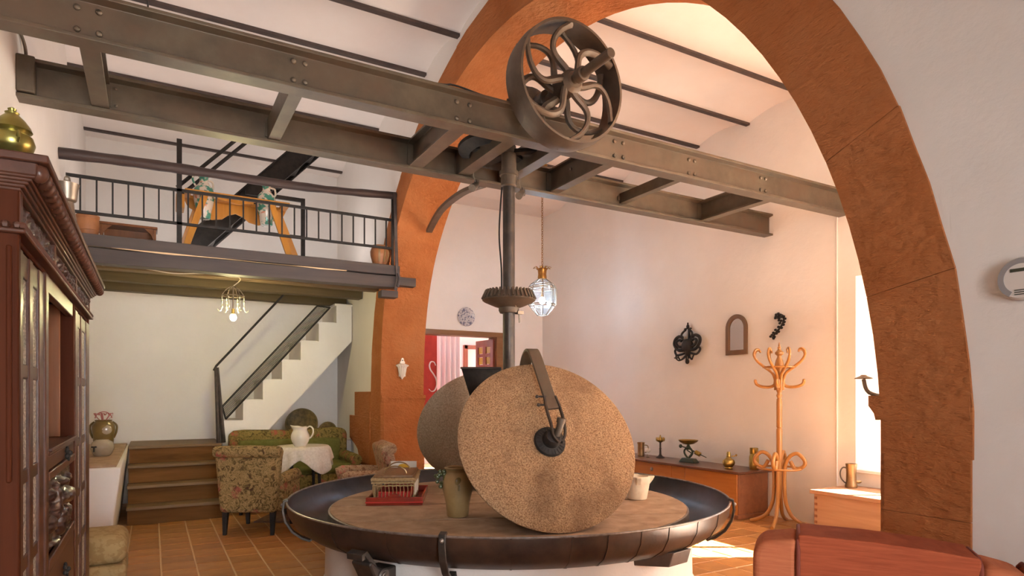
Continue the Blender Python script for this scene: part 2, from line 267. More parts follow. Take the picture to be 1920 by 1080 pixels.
# ------------------------------------------------------------------ helpers
class MB:
    def __init__(s): s.bm = bmesh.new()
    def _add(s, vs, faces):
        v = [s.bm.verts.new(p) for p in vs]
        for f in faces:
            try: s.bm.faces.new([v[i] for i in f])
            except ValueError: pass
        return s
    def box(s, a, b, X=None):
        (x0, y0, z0), (x1, y1, z1) = a, b
        vs = [V(p) for p in ((x0,y0,z0),(x1,y0,z0),(x1,y1,z0),(x0,y1,z0),(x0,y0,z1),(x1,y0,z1),(x1,y1,z1),(x0,y1,z1))]
        if X is not None: vs = [X @ p for p in vs]
        return s._add(vs, [(0,3,2,1),(4,5,6,7),(0,1,5,4),(1,2,6,5),(2,3,7,6),(3,0,4,7)])
    def rbox(s, a, b, r, seg=3, X=None):
        t = bmesh.new(); bmesh.ops.create_cube(t, size=1)
        a, b = V(a), V(b)
        for v in t.verts: v.co = V(((a[i] + b[i]) / 2 + v.co[i] * (b[i] - a[i])) for i in range(3))
        bmesh.ops.bevel(t, geom=t.edges[:], offset=r, segments=seg, affect='EDGES', profile=0.5)
        t.verts.index_update()
        vs = [(X @ v.co) if X is not None else v.co.copy() for v in t.verts]
        s._add(vs, [[v.index for v in f.verts] for f in t.faces]); t.free(); return s
    def cyl(s, p0, p1, r0, r1=None, seg=16, caps=True):
        r1 = r0 if r1 is None else r1
        p0, p1 = V(p0), V(p1); d = (p1 - p0).normalized()
        u = d.orthogonal().normalized(); w = d.cross(u)
        vs = []
        for p, r in ((p0, r0), (p1, r1)):
            for i in range(seg):
                a = 2 * PI * i / seg; vs.append(p + (u * math.cos(a) + w * math.sin(a)) * r)
        fs = [(i, (i + 1) % seg, seg + (i + 1) % seg, seg + i) for i in range(seg)]
        if caps: fs += [tuple(range(seg))[::-1], tuple(range(seg, 2 * seg))]
        return s._add(vs, fs)
    def tube(s, pts, r, seg=8, closed=False, caps=True, flat=1.0, up=None):
        pts = [V(p) for p in pts]; n = len(pts)
        rs = r if isinstance(r, (list, tuple)) else [r] * n
        vs = []; u = None
        for i, p in enumerate(pts):
            a = pts[(i - 1) % n] if (closed or i > 0) else p
            b = pts[(i + 1) % n] if (closed or i < n - 1) else p
            d = (b - a).normalized()
            if up is not None: u = (V(up) - d * V(up).dot(d)).normalized()
            elif u is None: u = d.orthogonal().normalized()
            else:
                u = u - d * u.dot(d); u = u.normalized() if u.length > 1e-6 else d.orthogonal().normalized()
            w = d.cross(u)
            for k in range(seg):
                t = 2 * PI * k / seg; vs.append(p + (u * math.cos(t) + w * math.sin(t) * flat) * rs[i])
        fs = []
        for i in range(n if closed else n - 1):
            j = (i + 1) % n
            for k in range(seg): fs.append((i*seg+k, i*seg+(k+1)%seg, j*seg+(k+1)%seg, j*seg+k))
        if caps and not closed: fs += [tuple(range(seg))[::-1], tuple(range((n-1)*seg, n*seg))]
        return s._add(vs, fs)
    def strap(s, pts, w, t, side):                     # flat bar: width w along 'side', thickness t
        pts = [V(p) for p in pts]; side = V(side).normalized(); n = len(pts); vs = []
        for i, p in enumerate(pts):
            d = (pts[min(i+1, n-1)] - pts[max(i-1, 0)]).normalized(); nn = d.cross(side).normalized(); sd_ = nn.cross(d).normalized()
            for a, b in ((-1,-1),(1,-1),(1,1),(-1,1)): vs.append(p + sd_ * (a*w/2) + nn * (b*t/2))
        fs = [(0,3,2,1), tuple((n-1)*4+k for k in range(4))]
        for i in range(n-1):
            for k in range(4): fs.append((i*4+k, i*4+(k+1)%4, i*4+4+(k+1)%4, i*4+4+k))
        return s._add(vs, fs)
    def lathe(s, prof, c=(0,0,0), seg=24, X=None, caps=True):
        c = V(c); vs = []; n = len(prof)
        for r, z in prof:
            for k in range(seg):
                a = 2*PI*k/seg; p = V((r*math.cos(a), r*math.sin(a), z))
                vs.append((X @ p if X is not None else p) + c)
        fs = []
        for i in range(n-1):
            for k in range(seg): fs.append((i*seg+k, i*seg+(k+1)%seg, (i+1)*seg+(k+1)%seg, (i+1)*seg+k))
        if caps: fs += [tuple(range(seg))[::-1], tuple(range((n-1)*seg, n*seg))]
        return s._add(vs, fs)
    def prism(s, poly, h, X=None):
        n = len(poly); vs = [V((p[0], p[1], 0)) for p in poly] + [V((p[0], p[1], h)) for p in poly]
        if X is not None: vs = [X @ p for p in vs]
        return s._add(vs, [tuple(range(n))[::-1], tuple(range(n, 2*n))] + [(i, (i+1)%n, n+(i+1)%n, n+i) for i in range(n)])
    def ball(s, c, r, sc_=(1,1,1), u=12, v=8, X=None):
        prof = [(math.sin(PI*i/v), -math.cos(PI*i/v)) for i in range(v+1)]
        vs = []; c = V(c)
        for a, b in prof:
            for k in range(u):
                t = 2*PI*k/u; p = V((a*math.cos(t)*sc_[0], a*math.sin(t)*sc_[1], b*sc_[2])) * r
                vs.append((X @ p if X is not None else p) + c)
        fs = [(i*u+k, i*u+(k+1)%u, (i+1)*u+(k+1)%u, (i+1)*u+k) for i in range(v) for k in range(u)]
        return s._add(vs, fs)
    def grid(s, fn, nu, nv, wrap=False):
        vs = [fn(i/nu, j/nv) for j in range(nv+1) for i in range(nu+(0 if wrap else 1))]
        w = nu if wrap else nu+1
        fs = [(j*w+i, j*w+(i+1)%w, (j+1)*w+(i+1)%w, (j+1)*w+i) for j in range(nv) for i in range(nu)]
        return s._add(vs, fs)
    def relief(s, fn, nu, nv, back):                    # a closed slab whose front is a height field; 'back' is an offset
        top = [V(fn(i/nu, j/nv)) for j in range(nv+1) for i in range(nu+1)]; w = nu+1; n = len(top)
        bot = [V(fn(i/nu, j/nv, True)) + V(back) for j in range(nv+1) for i in range(nu+1)]
        fs = [(j*w+i, j*w+i+1, (j+1)*w+i+1, (j+1)*w+i) for j in range(nv) for i in range(nu)]
        fs += [(n+j*w+i, n+(j+1)*w+i, n+(j+1)*w+i+1, n+j*w+i+1) for j in range(nv) for i in range(nu)]
        for i in range(nu):
            fs.append((i, n+i, n+i+1, i+1)); q = nv*w; fs.append((q+i, q+i+1, n+q+i+1, n+q+i))
        for j in range(nv):
            fs.append((j*w, (j+1)*w, n+(j+1)*w, n+j*w)); q = nu; fs.append((j*w+q, n+j*w+q, n+(j+1)*w+q, (j+1)*w+q))
        return s._add(top+bot, fs)
    def build(s, name, m, parent=None, smooth=38, bevel=0.0, bseg=2, sub=0, kind=None, label=None):
        bmesh.ops.remove_doubles(s.bm, verts=s.bm.verts, dist=1e-6)
        bmesh.ops.recalc_face_normals(s.bm, faces=s.bm.faces)
        W = WM.get(parent)
        if W is not None and parent in WORLD:
            bmesh.ops.transform(s.bm, matrix=W.inverted(), verts=s.bm.verts)
        me = bpy.data.meshes.new(name); s.bm.to_mesh(me); s.bm.free()
        if smooth:
            me.shade_smooth(); me.set_sharp_from_angle(angle=math.radians(smooth))
        me.materials.append(M[m])
        o = bpy.data.objects.new(name, me); C.objects.link(o)
        if parent is not None:
            o.parent = parent; WM[o] = WM[parent]
            if parent in WORLD: WORLD.add(o)
        else: WM[o] = Mx.Identity(4)
        if bevel > 0:
            b = o.modifiers.new('bevel', 'BEVEL'); b.width = bevel; b.segments = bseg; b.limit_method = 'ANGLE'; b.angle_limit = math.radians(40)
        if sub:
            q = o.modifiers.new('sub', 'SUBSURF'); q.levels = sub; q.render_levels = sub
        if kind: o['kind'] = kind
        if label: o['label'] = label
        return o
WM = {}; WORLD = set()

def thing(name, label, cat, loc=(0,0,0), rz=0.0, group=None, world=False, kind=None):
    o = bpy.data.objects.new(name, None); C.objects.link(o)
    o.empty_display_size = 0.05
    o.location = loc; o.rotation_euler = (0, 0, rz)
    WM[o] = Mx.Translation(V(loc)) @ Mx.Rotation(rz, 4, 'Z')
    if world: WORLD.add(o)
    o['label'] = label; o['category'] = cat
    if group: o['group'] = group
    if kind: o['kind'] = kind
    return o
def tag(o, label, cat, group=None, kind=None):
    o['label'] = label; o['category'] = cat
    if group: o['group'] = group
    if kind: o['kind'] = kind
    return o
def piece(src, parent, loc=(0,0,0), rot=(0,0,0), scale=(1,1,1)):   # a copy of a part, sharing its mesh
    c = src.copy(); C.objects.link(c); c.parent = parent; c.location = loc; c.rotation_euler = rot; c.scale = scale
    return c
def dup(root, loc, rz, label=None):
    r = root.copy(); C.objects.link(r); r.location = loc; r.rotation_euler = (0, 0, rz)
    if label: r['label'] = label
    def rec(a, b):
        for ch in list(a.children):
            c = ch.copy(); C.objects.link(c); c.parent = b; rec(ch, c)
    rec(root, r)
    return r
def origin(o, p):                                       # give a lone mesh its origin at p
    p = V(p); o.data.transform(Mx.Translation(-p)); o.location = p; return o
def frame(o, x, y, z):
    x, y, z, o = V(x), V(y), V(z), V(o)
    return Mx(((x[0],y[0],z[0],o[0]),(x[1],y[1],z[1],o[1]),(x[2],y[2],z[2],o[2]),(0,0,0,1)))
YZ = lambda x0: frame((x0,0,0), (0,1,0), (0,0,1), (1,0,0))      # prism drawn in (Y,Z), extruded +X
XZ = lambda y0: frame((0,y0,0), (1,0,0), (0,0,1), (0,-1,0))     # prism drawn in (X,Z), extruded -Y
def arc(c, r, a0, a1, n, plane='xz', z=0):
    out = []
    for i in range(n+1):
        a = a0 + (a1-a0)*i/n; u, w = r*math.cos(a), r*math.sin(a)
        out.append({'xz': (c[0]+u, c[1], c[2]+w), 'xy': (c[0]+u, c[1]+w, c[2]), 'yz': (c[0], c[1]+u, c[2]+w)}[plane])
    return out
def smooth01(t): t = max(0, min(1, t)); return t*t*(3-2*t)
def cat_rom(P, n=6):
    P = [V(p) for p in P]; out = []
    for i in range(len(P)-1):
        a, b, c, d = P[max(i-1,0)], P[i], P[i+1], P[min(i+2, len(P)-1)]
        for k in range(n):
            t = k/n; out.append(0.5*((2*b)+(c-a)*t+(2*a-5*b+4*c-d)*t*t+(3*b-a-3*c+d)*t**3))
    out.append(P[-1]); return out

# ------------------------------------------------------------------ setting
XL, XA, XB, XR = -0.75, 2.5, 3.05, 6.45        # left wall, arch wall faces, right wall
YN, YB1, YB2 = -3.2, 9.9, 10.2                  # rear wall, back wall of the left bay, back wall of the right bay
ZC = 4.81
CY, CZ, RI, RO = 4.70, 1.22, 3.25, 3.57         # arch circle

def intr(t):                                     # t: 0 at the near springing, 180 at the far one
    k = 1 - 0.07 * smooth01((t - 138) / 42); a = math.radians(t)
    return (CY - RI * k * math.cos(a), CZ + RI * (1 - 0.01 * smooth01((t-138)/42)) * math.sin(a))
def extr(t, d=0.0):
    k = 1 - 0.035 * smooth01((t - 138) / 42); a = math.radians(t)
    return (CY - (RO * k + d) * math.cos(a), CZ + (RO + d) * math.sin(a))

def setting(o, label, cat): return tag(o, label, cat, kind='structure')

b = MB(); b.box((XL-0.3, YN-0.3, 0), (XL, YB2+0.3, 5.2))
setting(b.build('wall_left', 'plaster'), 'white plastered long wall behind the dark carved cabinet', 'wall')
b = MB(); b.box((XL, YB1, 0), (XA, YB2+0.3, 5.2))
setting(b.build('wall_back_left', 'plaster'), 'plain white wall behind the white stair and loft', 'wall')
DX0, DX1, DZ = 3.75, 5.45, 2.50
b = MB()
b.box((XA, YB2, 0), (DX0, YB2+0.3, 5.2)); b.box((DX1+0.12, YB2, 0), (XR+0.4, YB2+0.3, 5.2)); b.box((DX0, YB2, DZ+0.06), (DX1+0.12, YB2+0.3, 5.2))
setting(b.build('wall_back_right', 'plaster'), 'white end wall with the doorway and the round plate', 'wall')
WY0, WY1, WZ0, WZ1 = 2.25, 4.03, 0.66, 2.70
b = MB(); HW = [(-2.6, -1.2), (-0.6, 1.4)]         # openings added out of view to let in more sun
edges = [YN-0.3] + [e for w_ in HW for e in w_] + [WY0]
for i in range(0, len(edges), 2): b.box((XR, edges[i], 0), (XR+0.45, edges[i+1], 5.2))
for y0, y1 in HW: b.box((XR, y0, 0), (XR+0.45, y1, WZ0)); b.box((XR, y0, 2.7), (XR+0.45, y1, 5.2))
b.box((XR, WY1, 0), (XR+0.45, YB2, 5.2))
b.box((XR, WY0, 0), (XR+0.45, WY1, WZ0)); b.box((XR, WY0, WZ1), (XR+0.45, WY1, 5.2))
wr = setting(b.build('wall_right', 'plaster'), 'pinkish white wall behind the coat stand and long chest', 'wall')
b = MB(); b.prism([(XR, WY1+0.002), (XR+0.45, WY1+0.002), (XR+0.45, 3.52)], WZ1-WZ0, Mx.Translation((0,0,WZ0)))
b.prism([(XR, WY0-0.002), (XR+0.45, 2.60), (XR+0.45, WY0-0.002)], WZ1-WZ0, Mx.Translation((0,0,WZ0)))
b.build('reveal', 'paint_white', wr)
b = MB(); b.tube([(XR-0.008, 4.235, 0.0), (XR-0.008, 4.235, 4.86)], 0.009, 6)
b.build('conduit', 'plaster', wr)
# unseen rear wall; its two openings are added to let light in
b = MB()
for x0, x1, a, c in ((XL, XA, -0.3, 2.1), (XB, XR, 3.5, 5.9)):
    b.box((x0, YN-0.3, 0), (a, YN, 5.2)); b.box((c, YN-0.3, 0), (x1, YN, 5.2)); b.box((a, YN-0.3, 0), (c, YN, 0.6)); b.box((a, YN-0.3, 3.2), (c, YN, 5.2))
setting(b.build('wall_rear', 'plaster'), 'white rear wall with two tall openings', 'wall')

# middle wall: white plaster on both sides of the stone arch, which carries it
b = MB()
near = [(YN, 0), (1.16, 0), (1.16, CZ)] + [extr(t, -0.03) for t in range(4, 91, 4)] + [(CY, 5.2), (YN, 5.2)]
far = [(CY, 5.2)] + [extr(t, -0.03) for t in range(90, 181, 4)] + [(8.12, 0), (YB2, 0), (YB2, 5.2)]
b.prism(near, XB-XA, YZ(XA)); b.prism(far, XB-XA, YZ(XA))
setting(b.build('wall_middle', 'plaster'), 'white wall around the orange stone arch', 'wall')

arch = thing('trim_1', 'big round orange painted stone arch over the oil mill', 'arch', (XA, 1.3, 0), kind='structure', world=True)
cuts = [0, 11, 22, 34, 47, 60, 74, 88, 102, 116, 130, 143, 156, 168, 180]
for i in range(len(cuts)-1):
    a, c = cuts[i] + 0.018, cuts[i+1] - 0.018; n = 4; j = random.uniform(-0.008, 0.012); jj = random.uniform(-0.002, 0.002)
    P = []
    for k in range(n+1):
        t = a + (c-a)*k/n; y, z = intr(t); P.append((y, z))
    Q = [extr(c - (c-a)*k/n, j + random.uniform(-0.006, 0.006)) for k in range(n+1)]
    b = MB(); b.prism(P + Q, XB-XA+0.022, YZ(XA-0.012+jj*0.5))
    b.build('voussoir', 'arch', arch)
def pier(y0, y1, z0, z1, ch):                   # chamfered block; ch: +1 opening at y1, -1 opening at y0
    x0, x1 = XA-0.012, XB+0.01; c = 0.032
    poly = ([(x0, y0), (x1, y0), (x1, y1), (x0+c, y1), (x0, y1-c)] if ch > 0 else [(x0, y0+c), (x0+c, y0), (x1, y0), (x1, y1), (x0, y1)])
    b = MB(); b.prism(poly, z1-z0, Mx.Translation((0, 0, z0))); return b
for z0, z1 in ((0, 0.52), (0.522, 1.0), (1.002, 1.36)):
    pier(1.138, 1.472, z0, z1, 1).build('pier_block', 'arch', arch)
    pier(7.69, 8.16, z0, z1, -1).build('pier_block', 'arch', arch)
# impost with a cyma below its band
def impost(y0, y1, s, fill):
    x0, x1 = XA-0.024, XB+0.03
    prof = [(0, 1.35), (0.006, 1.375), (0.02, 1.395), (0.028, 1.405), (0.028, 1.446), (0.0, 1.446)]
    yj = y1 if s > 0 else y0
    poly = [(yj + s*p[0], p[1]) for p in prof]
    back = (y0 if s > 0 else y1)
    b = MB(); b.prism([(back, 1.36)] + poly + [(back, 1.446)], x1-x0-0.02, YZ(x0+0.008)); b.build('impost', 'arch', arch)
impost(1.14, 1.472, 1, 0); impost(7.69, 8.2, -1, 0)
# quoins of the far pier on the wall beyond, built in stepped courses
for poly in ([(8.15, 1.16), (8.15, 1.49), (8.86, 1.49), (8.86, 1.16)], [(8.15, 0.83), (8.15, 1.158), (9.12, 1.158), (9.12, 0.83)],
             [(8.15, 0.50), (8.15, 0.828), (9.10, 0.828), (8.86, 0.76), (8.72, 0.70), (8.66, 0.62), (8.62, 0.50)], [(8.15, 0.0), (8.15, 0.498), (8.5, 0.498), (8.45, 0.0)]):
    b = MB(); b.prism(poly, 0.05, YZ(XA-0.022)); b.build('quoin', 'arch', arch, bevel=0.004)

# ceiling: shallow plaster vaults between dark joists
JY = [4.55, 5.42, 6.25, 7.85, 9.62]
b = MB()
spans = [(YN, 2.0, 0.0), (2.0, JY[0], 0.10)] + [(JY[i], JY[i+1], 0.085 if JY[i+1]-JY[i] < 1 else 0.15) for i in range(4)] + [(JY[4], YB2+0.2, 0.0)]
for y0, y1, h in spans:
    n = 12
    b.grid(lambda u, v: V((XL-0.1 + u*(XR-XL+0.3), y0+(y1-y0)*v, ZC + h*math.sin(PI*v)**0.8 if 0 < v < 1 else ZC)), 1, n)
ce = setting(b.build('ceiling', 'ceil', smooth=60), 'pink-white vaulted ceiling crossed by dark joists', 'ceiling')
b = MB(); b.box((XL-0.3, YN-0.3, 5.2), (XR+0.5, 12.6, 5.3)); b.build('roof_slab', 'ceil', ce)
for y in JY:
    for x0, x1 in (((XL, XA+0.01), (XB-0.01, XR)) if y < 9 else ((XL, XA+0.01),)):
        b = MB(); b.box((x0, y-0.029, 4.795), (x1, y+0.029, 4.90)); b.build('joist', 'ceilbeam', ce)

# floor
b = MB(); b.box((XL-0.3, YN-0.3, -0.2), (XR+0.5, 12.6, -0.004))
fl = setting(b.build('floor', 'grout'), 'terracotta tiled floor with pale joints', 'floor')
TS = 0.262
def tile_at(i, j):
    off = (0.13 if (i % 2) and i < 12 else 0.0)
    return -0.72 + TS*i + TS/2, 2.0 + TS*j + off
tb = MB(); tb.rbox((-0.1255, -0.1255, -0.012), (0.1255, 0.1255, 0.0), 0.004, 1)
t0 = tb.build('tile', 'tile', fl, smooth=0)
first = True; rest = MB(); nt_ = 0
for i in range(0, 28):
    for j in range(-20, 32):
        x, y = tile_at(i, j)
        if y > YB2 or x > XR + 0.1: continue
        d = x*0.4933 + y*0.8698; u = (x*0.8698 - y*0.4933)/d if d > 0 else 9
        seen = d > 0 and abs(u) < 0.84 and 740 + 1190*1.45/d < 1100 and (x-2.59)**2 + (y-4.62)**2 > 1.38**2
        seen = seen and ((x < 2.6 and -0.4 < x and y < 8.3 and u < -0.29) or (x > 3.6 and y < 5.6 and x < 6.5 and u > 0.26))
        if seen and nt_ < 290:
            nt_ += 1
            if first: t0.location = (x, y, random.uniform(-.001, .001)); first = False
            else: piece(t0, fl, (x, y, random.uniform(-.0012, .0012)), (0, 0, 0))
        else: rest.box((x-.1255, y-.1255, -.012), (x+.1255, y+.1255, 0.0))
rest.build('tile_field', 'tile', fl, smooth=0, kind='stuff')

# outside: ground and an added unseen slab shading the upper half of the window
b = MB(); b.box((6.9, -12, -0.4), (30, 16, -0.25))
setting(b.build('ground_outside', 'ground'), 'pale ground outside the window', 'ground')
b = MB(); b.box((6.9, -5.0, 3.2), (10.1, 6.2, 3.3)); b.box((9.9, -2.6, -0.25), (10.0, -2.5, 3.2)); b.box((9.9, 6.0, -0.25), (10.0, 6.1, 3.2))
setting(b.build('sun_blocker', 'paint_white'), 'added slab outside the window that blocks high sun', 'sun blocker')

b = MB(); b.box((-4, -5.6, -0.25), (6.9, -5.3, 6.5)); b.box((6.6, -5.6, -0.25), (6.9, -3.5, 6.5))  # unseen screen added to keep the sun out of the rear openings
setting(b.build('sun_blocker_rear', 'paint_white'), 'added white screen behind the house that keeps sun out', 'wall')
# window in the right wall
w = thing('window_1', 'bright window with white frame above the pale chest', 'window', (XR+0.43, 3.06, WZ0), kind='structure', world=True)
b = MB(); x0, x1 = XR+0.39, XR+0.44
for y0, y1 in ((2.58, 2.62), (3.50, 3.54), (3.035, 3.085)): b.box((x0, y0, WZ0), (x1, y1, WZ1))
b.box((x0, 2.58, WZ0), (x1, 3.54, WZ0+0.05)); b.box((x0, 2.58, WZ1-0.05), (x1, 3.54, WZ1))
b.build('frame', 'paint_white', w)
for y0, y1 in ((2.62, 3.035), (3.085, 3.50)):
    b = MB(); b.box((XR+0.412, y0, WZ0+0.05), (XR+0.416, y1, WZ1-0.05)); b.build('pane', 'glass', w)
b = MB(); b.box((XR-0.03, WY0, WZ0-0.03), (XR+0.44, WY1, WZ0+0.006)); b.build('window_sill', 'paint_white', w, bevel=0.006)

# doorway in the back wall with the room behind it
d = thing('door_1', 'brown doorway frame with an open dark red door', 'door', (4.6, YB2, 0), kind='structure', world=True)
b = MB(); b.box((DX0-0.1, YB2-0.035, DZ), (DX1+0.13, YB2+0.3, DZ+0.08)); b.box((DX1, YB2-0.035, 0), (DX1+0.13, YB2+0.3, DZ)); b.box((DX0-0.1, YB2-0.035, 0), (DX0, YB2+0.3, DZ))
b.build('frame', 'lintel', d, bevel=0.008)
# open leaf with small amber panes, swung into the room behind
hx, hy = DX1-0.03, YB2+0.03; la = math.radians(95); u = V((math.cos(la), math.sin(la), 0)); nrm = V((-u.y, u.x, 0))
LX = frame((hx, hy, 0), u, nrm, (0, 0, 1))
b = MB()
W_ = 0.60; holes_z = [(1.93, 2.13), (1.63, 1.83), (1.33, 1.53)]; cols = [(0.12, 0.30), (0.46, 0.64)]
zs = [0.02, 1.70, 1.86, 2.01, 2.15, 2.21, 2.34, 2.46]; xs = [0, 0.09, 0.25, 0.35, 0.51, W_]
for i in range(len(xs)-1):
    for j in range(len(zs)-1):
        if i in (1, 3) and j in (1, 3, 5): continue
        b.box((xs[i], -0.02, zs[j]), (xs[i+1], 0.02, zs[j+1]), LX)
leaf = b.build('door_leaf', 'reddoor', d)
for i in (1, 3):
    for j in (1, 3, 5):
        b = MB(); b.box((xs[i]+.005, -0.004, zs[j]+.005), (xs[i+1]-.005, 0.004, zs[j+1]-.005), LX); b.build('pane', 'amber', leaf)
b = MB(); b.box((0.06, -0.026, 0.15), (0.54, 0.026, 1.2), LX); b.build('lower_panel', 'reddoor', leaf, bevel=0.01)

b = MB(); b.box((2.6, 12.5, 0), (7.2, 12.6, 5.2)); b.box((2.5, YB2+0.3, 0), (2.6, 12.6, 5.2)); b.box((7.1, YB2+0.3, 0), (7.2, 12.6, 5.2))
setting(b.build('wall_back_room', 'backroom'), 'pale lilac walls of the room behind the doorway', 'wall')
b = MB(); b.box((2.5, YB2+0.3, 3.3), (7.2, 12.6, 3.4))
setting(b.build('ceiling_back_room', 'backroom'), 'pale ceiling of the room behind the doorway', 'ceiling')
w = thing('window_2', 'red-brown framed pale window in the room behind the doorway', 'window', (5.55, 12.45, 1.0), kind='structure', world=True)
b = MB()
for x0, x1 in ((5.87, 5.95), (6.90, 6.98)): b.box((x0, 12.42, 0.6), (x1, 12.5, 2.52))
b.box((5.87, 12.42, 2.44), (6.98, 12.5, 2.52)); b.box((5.87, 12.42, 0.6), (6.98, 12.5, 0.68)); b.build('frame', 'reddoor', w, bevel=0.006)
for x0, x1 in ((5.95, 6.42), (6.44, 6.90)):
    b = MB(); b.box((x0, 12.46, 0.68), (x1, 12.47, 2.44)); b.build('pane', 'curtain', w)

# red banner with a white brushed S behind the doorway, and pale curtains
BO = 0.205
t = thing('banner', 'red hanging banner with a white painted S in the doorway', 'banner', (4.35, 10.75, 0), world=True)
b = MB()
b.grid(lambda u, v: V((3.72+BO+0.60*u, 10.75+0.012*math.sin(u*14), 0.6+2.15*v)), 14, 6)
o = b.build('cloth', 'banner', t); so_ = o.modifiers.new('t', 'SOLIDIFY'); so_.thickness = 0.004
b = MB()
S = [(4.34,1.98),(4.31,2.04),(4.25,2.045),(4.22,1.98),(4.24,1.90),(4.30,1.82),(4.35,1.73),(4.36,1.62),(4.32,1.53),(4.26,1.51),(4.21,1.55)]
b.tube([(x-0.06, 10.722, z) for x, z in cat_rom([(x, z, 0) for x, z in S], 5) for x, z in [(x, z)]] if False else [(p.x-0.06+BO, 10.722, p.y) for p in cat_rom([(x, z, 0) for x, z in S], 5)], 0.016, 6, flat=0.4)
b.tube([(4.31+BO, 10.722, 2.0), (4.305+BO, 10.722, 1.80), (4.30+BO, 10.722, 1.62)], 0.013, 6, flat=0.4)
b.build('lettering', 'paint_white', t, label='white brushed S and the stroke of the next letter')
t = thing('curtain', 'pale lilac curtain hanging beside the red banner in the doorway', 'curtain', (4.75, 11.2, 0), world=True)
b = MB(); b.grid(lambda u, v: V((4.68+0.50*u, 11.2+0.035*math.sin(u*30), 0.1+2.75*v)), 40, 4)
o = b.build('cloth', 'curtain', t); q = o.modifiers.new('t', 'SOLIDIFY'); q.thickness = 0.004
b = MB(); b.tube([(4.55, 11.2, 2.87), (5.3, 11.2, 2.87)], 0.014, 8); b.build('rod', 'gilt', t)

# ------------------------------------------------------------------ loft
lo = thing('loft', 'dark timber loft with brown joists below and a painted front beam', 'loft', (0.9, 7.2, 2.7), world=True)
def roughbox(a, bb, n, amp, seed):
    (x0,y0,z0),(x1,y1,z1) = a, bb; m = MB(); vs = []; fs = []
    for i in range(n+1):
        x = x0+(x1-x0)*i/n; e = [noise.noise((x*2.1+seed, k*3.7, seed))*amp for k in range(4)]
        vs += [(x, y0+e[0], z0+e[1]), (x, y1, z0+e[1]*.5), (x, y1, z1), (x, y0+e[2], z1+e[3]*.4)]
    for i in range(n):
        for k in range(4): fs.append((i*4+k, i*4+(k+1)%4, i*4+4+(k+1)%4, i*4+4+k))
    fs += [(0,1,2,3), tuple(n*4+k for k in (3,2,1,0))]
    return m._add([V(p) for p in vs], fs)
roughbox((XL, 7.12, 2.695), (2.50, 7.28, 2.835), 18, 0.012, 1).build('front_beam', 'loftwood', lo, bevel=0.006)
MB().box((2.48, 7.14, 2.735), (2.735, 7.26, 2.835)).build('beam_end', 'loftwood', lo, bevel=0.004)
roughbox((XL, 7.10, 2.845), (2.52, 7.55, 2.955), 18, 0.010, 5).build('edge_board', 'loftwood', lo, bevel=0.005)
roughbox((XL, 7.108, 2.838), (1.9, 7.125, 2.845), 60, 0.016, 9).build('mortar_line', 'grout', lo)
for i, (y, z1) in enumerate(((7.78, 2.86), (8.52, 2.86), (9.30, 2.86))):
    roughbox((XL, y, 2.76-0.005*i), (XA-0.014, y+0.16, z1), 14, 0.014, 20+i).build('joist', ('joist', 'joist_olive', 'joist_olive')[i], lo, bevel=0.006)
roughbox((XL, 7.30, 2.74), (XA-0.014, 7.42, 2.85), 14, 0.01, 31).build('joist', 'joist_red', lo, bevel=0.006)
for i in range(9):
    y0 = 7.56 + i*0.205
    MB().box((XL, y0, 2.862), (XA-0.002, y0+0.202, 2.942)).build('floorboard', 'joist', lo)
b = MB(); b.box((2.30, 7.10, 2.58), (2.50, 7.24, 2.66)); b.build('bearing_block', 'loftwood', lo, bevel=0.006)
b = MB(); b.strap([(2.455, 7.09, 3.80), (2.465, 7.085, 3.3), (2.475, 7.08, 2.95), (2.485, 7.075, 2.78), (2.46, 7.08, 2.66)], 0.035, 0.012, (1, 0, 0))
b.tube([(2.485, 7.06, 2.86), (2.50, 7.055, 2.80), (2.48, 7.06, 2.70)], 0.014, 6); b.build('iron_hanger', 'loftwood', lo)

# railing of the loft
r = thing('loft_railing', 'thin dark iron railing along the loft edge', 'railing', (0.9, 7.2, 2.95), world=True)
b = MB(); b.box((-0.70, 7.19, 3.492), (2.47, 7.215, 3.520)); b.build('top_rail', 'black', r)
b = MB(); b.box((-0.66, 7.19, 3.158), (2.47, 7.215, 3.184)); b.build('bottom_rail', 'black', r)
bal = None
n = 24
for i in range(n):
    x = -0.588 + i*(2.387+0.588)/(n-1)
    if bal is None:
        bal = MB().box((-0.0075, -0.0075, -0.16), (0.0075, 0.0075, 0.16))
        WORLD.discard(r); bal = bal.build('baluster', 'black', r); WORLD.add(r); WORLD.discard(bal)
        bal.location = (x-0.9, 0.0, 3.338-2.95)
    else: piece(bal, r, (x-0.9, 0, 3.338-2.95))
b = MB(); b.box((0.215, 7.19, 2.95), (0.262, 7.225, 4.02)); b.build('post', 'black', r)
b = MB()
b.box((2.452, 7.185, 2.80), (2.478, 7.215, 3.82)); b.build('end_post', 'black', r)

t = thing('log_handrail', 'rough dark log rail above the loft railing', 'rail', (0.9, 7.1, 3.7), world=True)
pts = []; rr = []
for i in range(33):
    u = i/32; x = -0.75 + 3.24*u
    pts.append((x, 7.14+0.015*math.sin(u*9), 3.675 + 0.105*u + 0.02*math.sin(u*6.5+0.6) - 0.012)); rr.append(0.052 - 0.012*u + 0.012*noise.noise((u*14, 3, 0)))
b = MB(); b.tube(pts, rr, 12); b.build('log', 'log', t)

